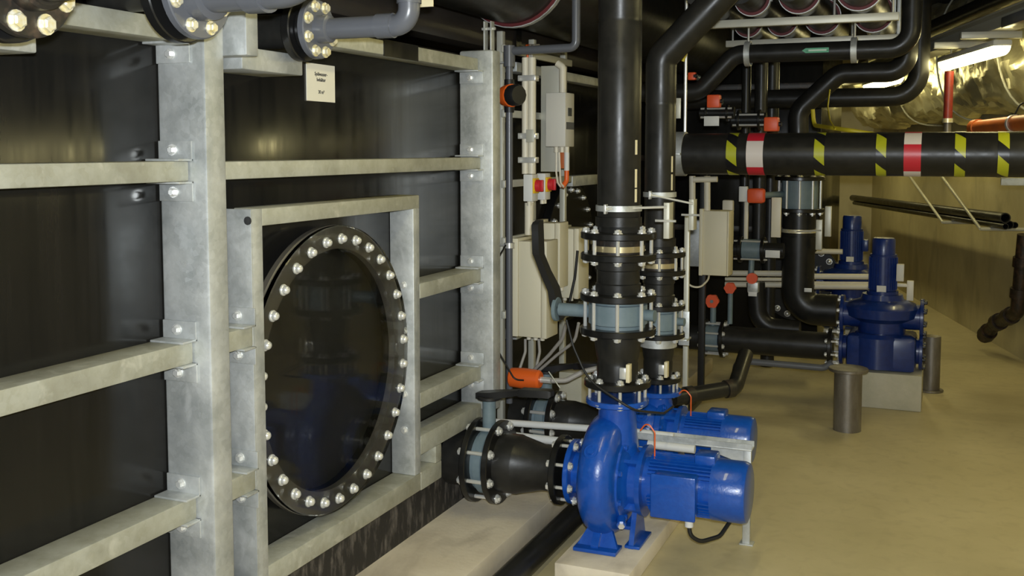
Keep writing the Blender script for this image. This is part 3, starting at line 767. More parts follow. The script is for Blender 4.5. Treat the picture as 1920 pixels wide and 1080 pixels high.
# isolator switches
def isolator(px, Yi, label):
    a, b = P(px[0], px[2], Y=Yi), P(px[1], px[3], Y=Yi)
    t = thing('isolator_switch', label, 'switch', (a.x, Yi, b.z))
    wx = b.x - a.x
    build(MB().box((a.x, Yi, b.z), (b.x, Yi + .075, a.z), .004), 'box', 'label_white', t)
    zm = (a.z + b.z) / 2 + .01
    build(MB().box((b.x, Yi + .004, zm - .036), (b.x + .008, Yi + .071, zm + .036), .002), 'yellow_plate', 'yellow', t)
    build(MB().lathe([(0, 0), (0, .030), (.018, .028), (.022, .024), (.022, 0)], (b.x + .008, Yi + .038, zm), X_, 20), 'knob', 'red', t)
    build(MB().box((b.x + .028, Yi + .030, zm - .028), (b.x + .042, Yi + .046, zm + .028), .003), 'knob_grip', 'red', t)
    for dy in (.02, .05): build(MB().cyl((a.x + wx * .5, Yi + dy, b.z), (a.x + wx * .5, Yi + dy, b.z - .02), .011, seg=12), 'cable_gland', 'conduit', t)
isolator((981, 998, 327, 378), 4.60, 'white isolator switch box with red knob under the conduit pair')
isolator((1006, 1022, 325, 375), 4.78, 'white isolator switch box with red knob beside the grey junction box cables')
conduit('cable_conduit', [P(992, 380, Y=4.64), P(992, 440, Y=4.64)], .022, 'short cream conduit running from isolator switch down to drive enclosure')
# junction box with display on a mounting plate
t = thing('junction_box', 'grey electronics box with small display on a cream mounting plate', 'box', P(1040, 275, Y=4.85))
pa, pb = P(1015, 124, Y=4.95), P(1050, 322, Y=4.95)
build(MB().box((-1.9165, 4.95, pb.z), (pb.x, 4.958, pa.z), .001), 'mounting_plate', 'channel', t)
ja, jb_ = P(1023, 174, Y=4.80), P(1060, 275, Y=4.80)
build(MB().box((ja.x, 4.80, jb_.z), (jb_.x, 4.93, ja.z), .004), 'case', 'enclosure_grey', t)
build(MB().box((jb_.x, 4.835, jb_.z + .15), (jb_.x + .003, 4.885, jb_.z + .19)), 'display', 'screen', t)
build(MB().box((jb_.x, 4.81, jb_.z + .085), (jb_.x + .002, 4.92, jb_.z + .12)), 'type_plate', 'pvc_grey', t)
for dx, m_ in ((.035, 'conduit'), (.065, 'conduit'), (.09, 'conduit')):
    build(MB().cyl((ja.x + dx, 4.86, jb_.z), (ja.x + dx, 4.86, jb_.z - .028), .012, seg=12), 'cable_gland', m_, t)
zb = jb_.z - .028
build(MB().tube([(ja.x + .035, 4.86, zb), (ja.x + .035, 4.86, zb - .1), (ja.x + .05, 4.84, zb - .15), (ja.x + .07, 4.83, zb - .17)], .005, 8, bend=.03), 'cable', 'conduit', t)
build(MB().tube([(ja.x + .05, 4.86, zb), (ja.x + .055, 4.86, zb - .1), (ja.x + .065, 4.84, zb - .15), (ja.x + .085, 4.83, zb - .17)], .005, 8, bend=.03), 'cable', 'conduit', t)
build(MB().box((ja.x + .045, 4.875, zb - .08), (ja.x + .072, 4.885, zb + .02), .002), 'warning_tag', 'orange_paint', t)
build(MB().cyl((ja.x + .09, 4.86, zb), (ja.x + .09, 4.86, zb - .09), .013, seg=14), 'sleeve', 'label_white', t)
build(MB().tube([(ja.x + .09, 4.86, zb - .09), (ja.x + .09, 4.86, zb - .14), (ja.x + .075, 4.84, zb - .17)], .012, 12, bend=.03), 'orange_plug', 'orange', t)
a, b = P(1055, 126, Y=4.9), P(1055, 176, Y=4.9)
build(MB().tube([b, V((b.x, 4.9, a.z)), V((b.x - .03, 4.9, a.z + .02))], .018, 16, bend=.02), 'conduit', 'conduit', t)

# drive enclosures
def enclosure(pxl, pxr, pt, pb_, Ye, wid, label, m='enclosure', flip=False):
    a, b = P(pxl, pt, Y=Ye), P(pxr, pb_, Y=Ye)
    t = thing('drive_enclosure', label, 'enclosure', (a.x, Ye, b.z))
    build(MB().box((a.x, Ye, b.z), (b.x - .03, Ye + wid, a.z), .004), 'case', m, t)
    build(MB().box((b.x - .027, Ye - .003, b.z - .003), (b.x, Ye + wid + .003, a.z + .003), .005), 'door', m, t)
    build(MB().box((a.x - .035, Ye - .006, b.z), (a.x - .001, Ye + wid + .02, a.z + .012), .003), 'back_plate', m, t)
    for k in range(3):
        build(MB().cyl((a.x + .03 + .035 * k, Ye + .06, b.z), (a.x + .03 + .035 * k, Ye + .06, b.z - .022), .011, seg=12), 'cable_gland', 'conduit', t)
    return t, a, b
e1, a1, b1_ = enclosure(972, 1025, 452, 635, 4.53, .15, 'cream drive enclosure mounted behind the long black valve lever')
e2, a2, b2_ = enclosure(1030, 1085, 428, 560, 5.0, .16, 'cream drive enclosure half hidden behind the front riser valves')
enclosure(1010, 1050, 418, 540, 4.83, .12, 'cream drive enclosure standing between the two larger ones')
rk = thing('mounting_rack', 'galvanised strut rack behind the drive enclosures and conduits', 'rack', (-1.93, 5.0, .1))
for yy in (4.50, 4.90, 5.36): build(MB().box((-1.965, yy, .1), (-1.935, yy + .035, 2.15), .003), 'upright', 'channel', rk)
for zz in (.80, 1.15, 1.42, 1.75, 2.05): build(MB().box((-1.935, 4.48, zz), (-1.915, 5.42, zz + .035), .003), 'rail', 'channel', rk)
for k, (p0, p1, p2) in enumerate((((985, 636), (985, 660), (975, 690)), ((1010, 636), (1012, 660), (1005, 690)))):
    conduit('control_cable', [P(*p0, Y=4.6), P(*p1, Y=4.58), P(*p2, Y=4.55)], .007, ('grey control cable hanging from drive enclosure beside the orange actuator', 'grey control cable hanging from drive enclosure next to the valve lever hub')[k], 'cable_grey', cat='cable')
conduit('control_cable', [P(1062, 605, Y=4.3), P(1055, 635, Y=4.35), P(1030, 665, Y=4.4), P(1000, 695, Y=4.45)], .008, 'grey cable curving from the lever valve down to actuator', 'cable_grey', .15, 'cable')
conduit('control_cable', [P(1085, 606, Y=4.3), P(1078, 640, Y=4.35), P(1045, 665, Y=4.4), P(1008, 697, Y=4.45)], .007, 'grey cable curving below the front blue-grey valve body', 'cable_grey', .15, 'cable')
conduit('control_cable', [P(1062, 600, Y=3.72), P(1075, 650, Y=3.70), P(1102, 712, Y=3.68), P(1150, 745, Y=3.66), P(1190, 770, Y=3.66), P(1245, 775, Y=4.0), P(1262, 762, Y=4.2)], .0045, 'thin black cable hanging across the front blue pump flange', 'cable_black', .2, 'cable')
conduit('control_cable', [P(1083, 470, Y=4.992), P(1078, 520, Y=4.992), P(1068, 565, Y=4.98)], .007, 'dark cable hanging in front of the half hidden drive enclosure', 'cable_black', .2, 'cable')
# beige base plate near the actuator
a, b = P(1048, 697, Y=4.9), P(1090, 770, Y=4.9)
tag(build(MB().box((a.x, 4.9, .1), (b.x, 5.05, a.z), .004), 'concrete_pier', 'concrete'), 'low beige concrete pier behind the front pump flange', 'pier')

# cable tray beside the pumps
ty = 4.17
a, b = P(1180, 824, Y=ty), P(1412, 836, Y=ty)
zt2 = (a.z + b.z) / 2 + .005
t = thing('cable_tray', 'slim galvanised cable tray on a post between the two blue pumps', 'tray', (b.x, ty, 0))
m = MB(); m.box((a.x, ty - .03, zt2 - .006), (b.x, ty + .03, zt2), .001); m.box((a.x, ty - .03, zt2), (b.x, ty - .027, zt2 + .022)); m.box((a.x, ty + .027, zt2), (b.x, ty + .03, zt2 + .022))
build(m, 'channel', 'galv', t)
build(MB().box((b.x - .035, ty - .012, 0), (b.x - .005, ty + .012, zt2 - .006), .002), 'post', 'galv', t)
build(MB().prism([V((b.x - .005, ty, zt2 - .006)), V((b.x - .17, ty, zt2 - .006)), V((b.x - .17, ty, zt2 - .03)), V((b.x - .005, ty, zt2 - .08))], (0, .004, 0)), 'gusset', 'galv', t)
build(MB().box((b.x - .045, ty - .025, 0), (b.x + .01, ty + .025, .006), .001), 'base_plate', 'galv', t)
zc1, zc2 = P(1000, 800, Y=ty).z, P(1000, 818, Y=ty).z
conduit('cable_conduit', [(-1.90, ty, zc1), (-1.228, ty, zt2 + .0148), (-1.02, ty, zt2 + .0148)], .015, 'upper white conduit crossing behind the front pump casing', 'label_white')
conduit('cable_conduit', [(-1.90, ty - .03, zc2), (-1.135, ty - .03, zc2)], .018, 'lower white conduit crossing behind the front pump casing', 'label_white')
a, b = P(1215, 843, Y=ty - .03), P(1303, 848, Y=ty - .03); a.z = b.z = zt2 - .0225
conduit('cable_conduit', [a, b], .017, 'short white conduit under the cable tray above front motor', 'label_white')

# black pipe leaving the rear pump with thin bypass
t = thing('drain_line', 'black pipe running from rear pump and bending up towards thin line', 'pipe', P(1265, 745, Y=4.6))
build(MB().tube([P(1262, 746, Y=4.75), P(1378, 727, Y=5.0), P(1398, 665, Y=5.3)], .038, 22, bend=.07), 'pipe', 'pe_pipe', t)
for q in (.25, .9):
    c = P(1262, 746, Y=4.75).lerp(P(1378, 727, Y=5.0), q); d = P(1378, 727, Y=5.0) - P(1262, 746, Y=4.75)
    build(MB().lathe([(-.02, .038), (-.02, .044), (.02, .044), (.02, .038)], c, d, 22, closed=True), 'sleeve', 'flange_rust', t)
a = P(1395, 672, Y=6.3)
conduit('thin_pipe', [P(1375, 720, Y=6.2), P(1382, 676, Y=6.3), P(1545, 690, Y=6.3), P(1560, 680, Y=6.3)], .020, 'thin grey pipe running low to the raw steel stub post', 'pvc_grey', .05, 'pipe')

# ================================================================== SECOND TANK AND WHAT IS ON IT
t2 = thing('round_manhole_tank', 'second black plastic tank with bolted round manhole behind the drive enclosures', 'tank', (-2.9, 6.2, .1))
build(MB().box((-3.7, 4.9, .1), (-2.15, 7.35, 2.05), .01), 'tank_wall', 'tank_black', t2)
mc = P(1072, 470, X=-2.1); mc = V((-2.15, mc.y, mc.z))
Rm2 = P(1072, 340, X=-2.1).z - mc.z
build(MB().disc(mc, X_, Rm2, .05, seg=56), 'manhole_flange', 'flange_black', t2)
bolts(t2, mc + X_ * .05, X_, Rm2 * .88, 20, kind='cap', ph=.2, r=.013)
ga, gb = P(1062, 330, X=-2.1), P(1110, 345, X=-2.1)
build(MB().box((-2.15, ga.y, gb.z), (-2.06, gb.y, ga.z + .0), .003), 'rail', 'galv', t2)
build(MB().box((-2.15, 5.0, 2.0), (-2.07, 7.3, 2.05), .003), 'rail', 'galv', t2)
build(MB().box((-2.15, 5.0, .6), (-2.07, 7.3, .65), .003), 'rail', 'galv', t2)

# ================================================================== CEILING PIPES OVER THE TANK
def pipe_clamp(parent, c, d, r, rod=None, red=True):
    if red: build(MB().lathe([(-.022, r), (-.022, r + .014), (.022, r + .014), (.022, r)], c, d, 36, closed=True), 'rubber_ring', 'red_rubber', parent)
    build(MB().lathe([(-.016, r + .012), (-.016, r + .018), (.016, r + .018), (.016, r + .012)], c, d, 36, closed=True), 'clamp_ring', 'galv', parent)
    if rod: build(MB().cyl(V(c) + Z_ * (r + .01), V((c[0], c[1], rod)), .006, seg=10), 'hanger_rod', 'zinc', parent)
c = P(955, -62, Y=4.4)
t = thing('ceiling_pipe', 'very large black pipe in a red-lined clamp above the tank column', 'pipe', (c.x, 4.4, c.z - .26))
build(MB().cyl((c.x, -1, c.z), (c.x, 8.5, c.z), .25, seg=48), 'pipe', 'pe_pipe', t)
pipe_clamp(t, V((c.x, 4.45, c.z)), Y_, .25, 2.95)
a = V((c.x + .26, 4.45, c.z - .05)); build(MB().box(a - V((.006, .03, .03)), a + V((.04, .03, .0)), .003), 'clamp_lug', 'zinc', t)
t = thing('ceiling_duct', 'wide brownish black duct running above the tank roof', 'duct', (-2.3, 3, 2.07))
build(MB().box((-2.90, -1.5, 2.10), (-2.16, 8.2, 2.55), .06), 'duct', 'duct_brown', t)
for yy in (1.0, 3.1, 5.2): build(MB().box((-2.91, yy, 2.09), (-2.15, yy + .05, 2.56), .062), 'joint_strap', 'flange_black', t)
a = P(920, 92, Y=4.02)
t = thing('strut_hanger', 'short galvanised hanger bolted on top of the tank column', 'bracket', (a.x, 4.0, 2.01))
for dx in (-.018, .012): build(MB().box((a.x + dx, 3.985, 2.01), (a.x + dx + .006, 4.02, 2.13), .001), 'leg', 'galv', t)
build(MB().cyl((a.x - .03, 4.0, 2.1), (a.x + .03, 4.0, 2.1), .006, seg=10), 'bolt', 'zinc', t)
# small tag hanging above the elbow
a, b = P(780, -8, Y=2.9), P(812, 12, Y=2.9)
tag(build(MB().box((a.x, 2.9, b.z), (b.x, 2.903, a.z + .02), 0), 'pipe_tag', 'sticker'), 'cream tag hanging beside the thin grey elbow near the ceiling', 'tag')

# ================================================================== STRIPED PIPE
SY, SZ = 5.63, 1.575; SR = .111
xs0 = P(1284, 287, Y=SY).x
t = thing('striped_pipe', 'large black pipe across the aisle with yellow-black and red-white tape bands', 'pipe', (xs0, SY, SZ - SR))
build(MB().cyl((xs0 - .05, SY, SZ), (1.25, SY, SZ), SR, seg=56), 'pipe', 'pe_pipe', t)
def band(px, wpx, mats, hazard, ph):
    xa, xb = P(px - wpx / 2, 290, Y=SY).x, P(px + wpx / 2, 290, Y=SY).x
    m = MB(); n = 96; k = 6 if hazard else 1; vs = []; fs = []
    for i in range(n):
        for j in range(k + 1):
            a = 2 * math.pi * i / n
            if hazard: a -= (j / k) * .42
            vs.append(V((xa + (xb - xa) * j / k, SY - (SR + .0018) * math.cos(a), SZ + (SR + .0018) * math.sin(a))))
    per = 24 if hazard else 32
    for i in range(n):
        for j in range(k):
            i2 = (i + 1) % n
            m._add([], [])
            fs.append(([i * (k + 1) + j, i2 * (k + 1) + j, i2 * (k + 1) + j + 1, i * (k + 1) + j + 1], 0 if ((i + ph) % per) < per * (.56 if hazard else .62) else 1))
    m.v = vs; m.f = [f for f, _ in fs]; m.mi = [c for _, c in fs]
    build(m, 'tape_band', mats, t)
HZ = ['tape_yellow', 'tape_black']; RW = ['tape_white', 'tape_red']; WR = ['tape_red', 'tape_white']
for px, wd, mm, hz, ph in ((1378, 19, HZ, 1, 3), (1421, 31, RW, 0, 10), (1540, 19, HZ, 1, 2), (1654, 19, HZ, 1, 20), (1712, 32, WR, 0, 13), (1800, 20, HZ, 1, 20), (1880, 21, HZ, 1, 14)):
    band(px, wd, mm, hz, ph)
cx = P(1277, 287, Y=SY).x
build(MB().lathe([(-.028, SR + .001), (-.028, SR + .010), (.028, SR + .010), (.028, SR + .001)], (cx, SY, SZ), X_, 40, closed=True), 'clamp_ring', 'galv', t)
build(MB().box((cx - .03, SY - SR - .04, SZ - .006), (cx + .03, SY - SR - .005, SZ + .006), .002), 'clamp_lug', 'galv', t)
build(MB().cyl((cx + .02, SY, SZ + SR), (cx + .02, SY, 2.92), .009, seg=10), 'hanger_rod', 'zinc', t)
a = P(1275, 212, Y=SY - .02)
build(MB().box((a.x - .025, SY - .05, a.z - .03), (a.x + .01, SY - .04, a.z + .08), .002), 'hanger_plate', 'channel', t)

# ================================================================== UPPER BLACK PIPES
t = thing('arrow_pipe', 'black overhead pipe with green flow arrow sticker and elbow rising to ceiling', 'pipe', P(1550, 112, Y=6.0))
UY = 6.0; z0 = P(1550, 96, Y=UY).z
x_l, x_k, x_r = P(1312, 172, Y=UY).x, P(1378, 98, Y=UY).x, P(1708, 94, Y=UY).x
zl = P(1312, 172, Y=UY).z
build(MB().tube([(x_l - .6, UY, zl), (x_l, UY, zl), (x_k, UY, z0), (x_r, UY, z0), (x_r, UY, 2.93)], .052, 26, bend=.11, bn=9), 'pipe', 'pe_pipe', t)
for px in (1403, 1602):
    c = V((P(px, 96, Y=UY).x, UY, z0)); zt_ = 2.94
    zb_ = P(1500, 20, Y=5.3).z
    for q in ((1338, -14, .070), (1412, -22, .078), (1500, -26, .092), (1612, -22, .100)):   # rod ends at a clamp under a ceiling pipe, if one runs there
        dx = abs(P(q[0], q[1], Y=5.3).x - c.x)
        if dx < q[2] + .02: zt_ = zb_ + q[2] * .93 - math.sqrt(max((q[2] * .93) ** 2 - max(dx - .006, 0) ** 2, 0)) + .003
    pipe_clamp(t, c, X_, .052, zt_, red=False)
a, b = P(1506, 91, Y=UY).x, P(1556, 91, Y=UY).x
m = MB(); vs = []
def onp(x, ang): return V((x, UY - .0535 * math.cos(ang), z0 + .0535 * math.sin(ang)))
for (x, aa) in ((a, .05), (a + .02, .3), (b, .3), (b, -.2), (a + .02, -.2)): vs.append(onp(x, aa))
m._add(vs + [p_ + V((0, .004, 0)) for p_ in vs], [[0, 1, 2, 3, 4], [9, 8, 7, 6, 5]] + [[i, (i + 1) % 5, 5 + (i + 1) % 5, 5 + i] for i in range(5)])
build(m, 'flow_arrow', 'arrow_green', t)
build(MB().box((a + .035, UY - .0555, z0 - .002), (b - .012, UY - .0525, z0 + .007)), 'arrow_lettering', 'arrow_light', t)

EY = 7.6
t = thing('header_pipe', 'black overhead pipe with elbow rising next to lamp, lowest above striped pipe', 'pipe', P(1600, 200, Y=EY))
zh = P(1600, 183, Y=EY).z; xe_ = P(1722, 183, Y=EY).x
build(MB().tube([(-1.9, EY, zh), (xe_, EY, zh), (xe_, EY, 2.93)], .066, 28, bend=.17, bn=10), 'pipe', 'pe_pipe', t)
t = thing('offset_pipe', 'black pipe stepping diagonally up and running just under the arrow pipe', 'pipe', P(1490, 260, Y=6.3))
OY = 7.25; zo = P(1640, 136, Y=OY).z; xo = P(1700, 136, Y=OY).x
build(MB().tube([(P(1497, 300, Y=OY).x, OY, 1.62), (P(1497, 200, Y=OY).x, OY, P(1493, 208, Y=OY).z), (P(1573, 136, Y=OY).x, OY, zo), (xo, OY, zo), (xo, OY, 2.93)], .066, 28, bend=.12, bn=9), 'pipe', 'pe_pipe', t)

def knob_actuator(px, py, Yk, r, label, pipe=None, shape='box', stem=None, m='orange_knob'):
    c = P(px, py, Y=Yk)
    t = thing('valve_actuator', label, 'actuator', c - Z_ * r)
    if shape == 'box': build(MB().box(c - V((r, r * .8, r)), c + V((r, r * .8, r)), r * .22), 'housing', m, t)
    else:
        mb = MB(); n = 40; vs = []
        for i in range(n):
            a = 2 * math.pi * i / n; rr = r * (1 + .07 * math.cos(6 * a))
            vs.append(c + V((rr * math.cos(a), -.018, rr * math.sin(a))))
        mb.prism(vs, (0, .036, 0)); build(mb, 'handwheel', m, t, smooth=50)
        build(MB().cyl(c - V((0, .024, 0)), c + V((0, .01, 0)), r * .3, seg=14), 'hub', m, t)
    if stem: build(MB().cyl(c + V((0, .01, 0)), c + V(stem), .017, seg=14), 'stem', 'valve_blue', t)
    build(MB().cyl(c + V((r * .5, -.01, 0)), c + V((r * 1.4, -.01, 0)), .012, seg=12), 'limit_switch', 'cable_black', t) if shape == 'box' else None
    return t
knob_actuator(1339, 190, 5.95, .037, 'orange box actuator hanging under the stepped arrow pipe', stem=(0, .18, 0))
knob_actuator(1447, 233, 5.95, .040, 'orange box actuator just above the striped pipe tape', stem=(0, .18, 0))
knob_actuator(1298, 143, 5.95, .022, 'small orange actuator beside the rear riser near ceiling', stem=(0, .15, 0))

# ceiling pipes in red-lined clamps
ZB = P(1500, 20, Y=5.3).z                 # underside of all four pipes, resting on the strut channels
CP = [(1338, -14, 5.3, .070), (1412, -22, 5.3, .078), (1500, -26, 5.3, .092), (1612, -22, 5.3, .100)]
CPX = [P(q[0], q[1], Y=5.3).x for q in CP]
for i, (px, py_, yy, r) in enumerate(CP):
    c = V((CPX[i], yy, ZB + r * .93))
    t = thing('ceiling_pipe', 'black ceiling pipe in red-lined clamp ' + ('beside the diagonal rear riser branch', 'above the first hanger of the arrow pipe', 'above the green flow arrow', 'above the second hanger of the arrow pipe')[i], 'pipe', (c.x, yy, c.z - r), 'clamped ceiling pipes over the arrow pipe')
    build(MB().cyl((c.x, 4.95, c.z), (c.x, 7.05, c.z), r * .93, seg=32), 'pipe', 'pe_pipe', t)
    pipe_clamp(t, V((c.x, yy, c.z)), Y_, r * .93, 2.94)
    pipe_clamp(t, V((c.x, 6.3, c.z)), Y_, r * .93, 2.94)
    for sx in (-1, 1): build(MB().cyl((c.x + sx * (r + .011), yy, c.z - .02), (c.x + sx * (r + .011), yy, c.z + .035), .008, seg=8), 'clamp_screw', 'zinc', t)
for (px0, px1, py_, yy, lab) in ((1300, 1660, 18, 5.55, 'lower galvanised strut channel beneath the clamped ceiling pipes'), (1330, 1660, 64, 6.6, 'rear galvanised strut channel beneath the clamped ceiling pipes')):
    xa_, xb_, zc_ = CPX[0] - .19, CPX[3] + .17, ZB - .0195
    t = thing('strut_channel', lab, 'channel', (xa_, yy, zc_ - .02))
    build(MB().box((xa_, yy - .02, zc_ - .02), (xb_, yy + .02, zc_ + .02), .003), 'channel', 'channel', t)
    for x in (CPX[0] - .15, (CPX[2] + CPX[3]) / 2, CPX[3] + .14):
        build(MB().cyl((x, yy, zc_ + .02), (x, yy, 2.94), .006, seg=8), 'hanger_rod', 'zinc', t)
a, b = P(1655, -30, Y=7.1), P(1690, 68, Y=7.1)
t = thing('cable_riser', 'grey galvanised cable riser standing behind the arrow pipe elbow', 'cable tray', (a.x, 7.1, b.z))
for k in range(4):
    x = a.x + (b.x - a.x) * k / 4; build(MB().box((x, 7.1, b.z), (x + (b.x - a.x) * .2, 7.13, 2.94), .002), 'channel', 'galv', t)

# ================================================================== BACKGROUND VALVE GROUP
BY = 6.85
zh = P(1450, 642, Y=BY).z
xv0, xv1 = P(1320, 632, Y=BY).x, P(1353, 632, Y=BY).x; xpf = P(1562, 645, Y=BY).x
t = thing('inlet_header', 'low black inlet pipe running into the dark blue pump', 'pipe', (xv1, BY, zh - .1))
build(MB().cyl((xv1, BY, zh), (xpf, BY, zh), .088, seg=32), 'pipe', 'pe_pipe', t)
f = flange_on(t, (xv1 + .012, BY, zh), X_, .125, .024); g = flange_on(t, (xpf - .015, BY, zh), X_, .125, .024)
bolts(t, (xpf - .027, BY, zh), X_, .108, 8, 'stud_bolt', 'stud', ph=.4, L=.054, r=.007, nut=.014, ov=.004)
t = thing('butterfly_valve', 'small blue-grey valve with black flanges and orange handwheel on low inlet pipe', 'valve', ((xv0 + xv1) / 2, BY, zh - .12))
build(MB().lathe([(xv0 + .02, 0), (xv0 + .02, .09), (xv1 - .012, .09), (xv1 - .012, 0)], (0, BY, zh), X_, 30), 'body', 'valve_blue', t)
f0 = flange_on(t, (xv0 + .008, BY, zh), X_, .125, .024)
build(MB().cyl((xv0 - .55, BY, zh), (xv0 - .004, BY, zh), .085, seg=30), 'tail_pipe', 'pe_pipe', t)
bolts(f0, (xv0 - .004, BY, zh), X_, .108, 8, 'stud_bolt', 'stud', ph=.4, L=round(xv1 - xv0 + .028, 3), r=.007, nut=.014, ov=.004)
xm = (xv0 + xv1) / 2; c = P(1332, 565, Y=BY - .05)
build(MB().cyl((xm, BY, zh + .08), (xm, BY, c.z + .02), .020, seg=14), 'neck', 'valve_blue', t)
mb = MB(); vs = []
for i in range(40):
    a = 2 * math.pi * i / 40; rr = .044 * (1 + .07 * math.cos(6 * a)); vs.append(V((xm, BY - .05, c.z)) + V((rr * math.cos(a), 0, rr * math.sin(a))))
mb.prism(vs, (0, .03, 0)); build(mb, 'handwheel', 'orange_knob', t, smooth=50)
build(MB().cyl((xm, BY - .058, c.z), (xm, BY, c.z), .011, seg=12), 'hub', 'valve_blue', t)

# tall riser feeding the pump
VY = 7.25
xr = P(1497, 480, Y=VY).x; ze1 = P(1560, 582, Y=VY).z
zva, zvb = P(1497, 390, Y=VY).z, P(1497, 338, Y=VY).z
xin = P(1570, 585, Y=VY).x
t = thing('feed_riser', 'thick black feed pipe with elbow entering the dark blue pump', 'pipe', (xr, VY, ze1))
build(MB().tube([(xr, VY, zva), (xr, VY, ze1), (xin, VY, ze1)], .108, 30, bend=.2, bn=10), 'pipe', 'pe_pipe', t)
build(MB().lathe([(0, .108), (0, .118), (.10, .118), (.10, .108)], (xr, VY, P(1497, 470, Y=VY).z), Z_, 30, closed=True), 'weld_collar', 'pe_pipe', t)
zc_ = P(1497, 432, Y=VY).z
build(MB().lathe([(-.012, .109), (-.012, .117), (.012, .117), (.012, .109)], (xr, VY, zc_), Z_, 30, closed=True), 'clamp_ring', 'zinc_gold', t)
build(MB().cyl((xr, VY - .12, zc_), P(1540, 432, Y=VY - .12), .006, seg=8), 'clamp_rod', 'zinc', t)
g = flange_on(t, (xr, VY, zva - .013), Z_, .165, .026)
t = thing('butterfly_valve', 'teal-grey valve with long steel studs on the thick feed pipe', 'valve', (xr, VY, zva))
build(MB().lathe([(zva, 0), (zva, .12), (zvb, .12), (zvb, 0)], (xr, VY, 0), Z_, 30), 'body', 'valve_blue', t)
g2 = flange_on(t, (xr, VY, zvb + .013), Z_, .165, .026)
bolts(g2, (xr, VY, zva - .026), Z_, .142, 10, 'stud_bolt', 'stud', ph=.2, L=round(zvb - zva + .052, 3), r=.008, nut=.018, ov=.01)
build(MB().lathe([(zvb, 0), (zvb, .10), (1.52, .10), (1.60, .068), (1.62, .068), (1.62, 0)], (xr, VY, 0), Z_, 30), 'upper_pipe', 'pe_pipe', t)
zvm = (zva + zvb) / 2; c = P(1418, 368, Y=VY - .36)
build(MB().cyl((xr - .10, VY - .06, zvm), (c.x + .01, VY - .34, zvm), .022, seg=14), 'neck', 'valve_blue', t)
build(MB().box((c.x - .055, VY - .40, zvm - .048), (c.x + .055, VY - .32, zvm + .048), .016), 'actuator', 'orange_knob', t)
build(MB().box((c.x - .11, VY - .38, zvm - .04), (c.x - .056, VY - .34, zvm + .06), .003), 'actuator_bracket', 'label_white', t)
for (px, py_, h) in ((1536, 440, .2), (1553, 415, .2)):
    a = P(px, py_, Y=VY - .1)
    tag(build(MB().box((a.x - .02, VY - .12, a.z - h / 2), (a.x + .02, VY - .08, a.z + h / 2), .002), 'clamp_plate', 'channel'), 'slotted clamp plate on the rod beside the thick feed pipe' if px == 1536 else 'farther slotted clamp plate beyond the thick feed pipe', 'bracket')

# thinner risers, grey line valve
KY = 7.0
for (px, r, lab, m_) in ((1388, .030, 'slim black riser left of the white strip near orange actuator', 'pe_pipe'), (1416, .042, 'black riser passing behind the orange actuator bracket', 'pe_pipe'), (1442, .05, 'black riser close beside the thick feed pipe', 'pe_pipe')):
    ry = KY + .12 if px < 1440 else 7.74
    a = P(px, 480, Y=ry if px > 1440 else KY)
    tag(build(MB().cyl((a.x, ry, a.z if px < 1440 else 0), (a.x, ry, 2.94), r, seg=22), 'riser_pipe', m_), lab, 'pipe')
a = P(1399, 400, Y=KY); b = P(1399, 450, Y=KY)
tag(build(MB().box((a.x - .012, KY, b.z + .006), (a.x + .012, KY + .03, a.z + .1), .002), 'cable_duct', 'conduit'), 'narrow cream cable duct between the slim risers', 'duct')
a = P(1455, 405, Y=KY - .1)
tag(build(MB().box((a.x - .03, KY - .1, a.z - .14), (a.x + .03, KY - .07, a.z + .12), .002), 'cable_duct', 'conduit'), 'beige cable duct piece next to the teal-grey valve', 'duct')
z_ = P(1410, 468, Y=KY).z; xa, xb = P(1365, 468, Y=KY).x, P(1470, 468, Y=KY).x
t = thing('line_valve', 'small blue-grey inline valve with orange handwheel below on black branch pipe', 'valve', ((xa + xb) / 2, KY, z_ - .06))
build(MB().cyl((xa - .1, KY, z_), (xb, KY, z_), .05, seg=24), 'pipe', 'pe_pipe', t)
xm = P(1410, 468, Y=KY).x
build(MB().cyl((xm - .06, KY, z_), (xm + .06, KY, z_), .07, seg=24), 'body', 'valve_blue', t)
for e in (-1, 1): build(MB().disc((xm + e * .075 - .012, KY, z_), X_, .088, .024), 'flange', 'flange_black', t)
for dz in (-.06, .06): build(MB().cyl((xm - .11, KY - .055, z_ + dz), (xm + .11, KY - .055, z_ + dz), .006, seg=8), 'stud_bolt', 'zinc', t)
c = P(1410, 522, Y=KY - .06)
build(MB().cyl((xm, KY, z_ - .05), (xm, KY - .03, c.z), .020, seg=12), 'neck', 'valve_blue', t)
mb = MB(); vs = [V((c.x, KY - .07, c.z)) + V((.036 * math.cos(2 * math.pi * i / 30), 0, .036 * math.sin(2 * math.pi * i / 30))) for i in range(30)]
mb.prism(vs, (0, .03, 0)); build(mb, 'handwheel', 'orange_knob', t)
build(MB().box((c.x - .035, KY - .03, c.z - .10), (c.x + .035, KY + .03, c.z - .03), .004), 'foot_block', 'galv', t)
knob_actuator(1369, 540, 6.84, .036, 'orange-red handwheel between enclosure and white conduits', shape='wheel', stem=(0, .012, -.24))
a = P(1415, 548, Y=7.15)
t = thing('elbow_pipe', 'black elbow pipe dropping to the low inlet pipe beneath the line valve', 'pipe', a)
build(MB().tube([P(1417, 530, Y=7.15), P(1422, 612, Y=7.15), P(1500, 618, Y=7.15)], .062, 24, bend=.13), 'pipe', 'pe_pipe', t)
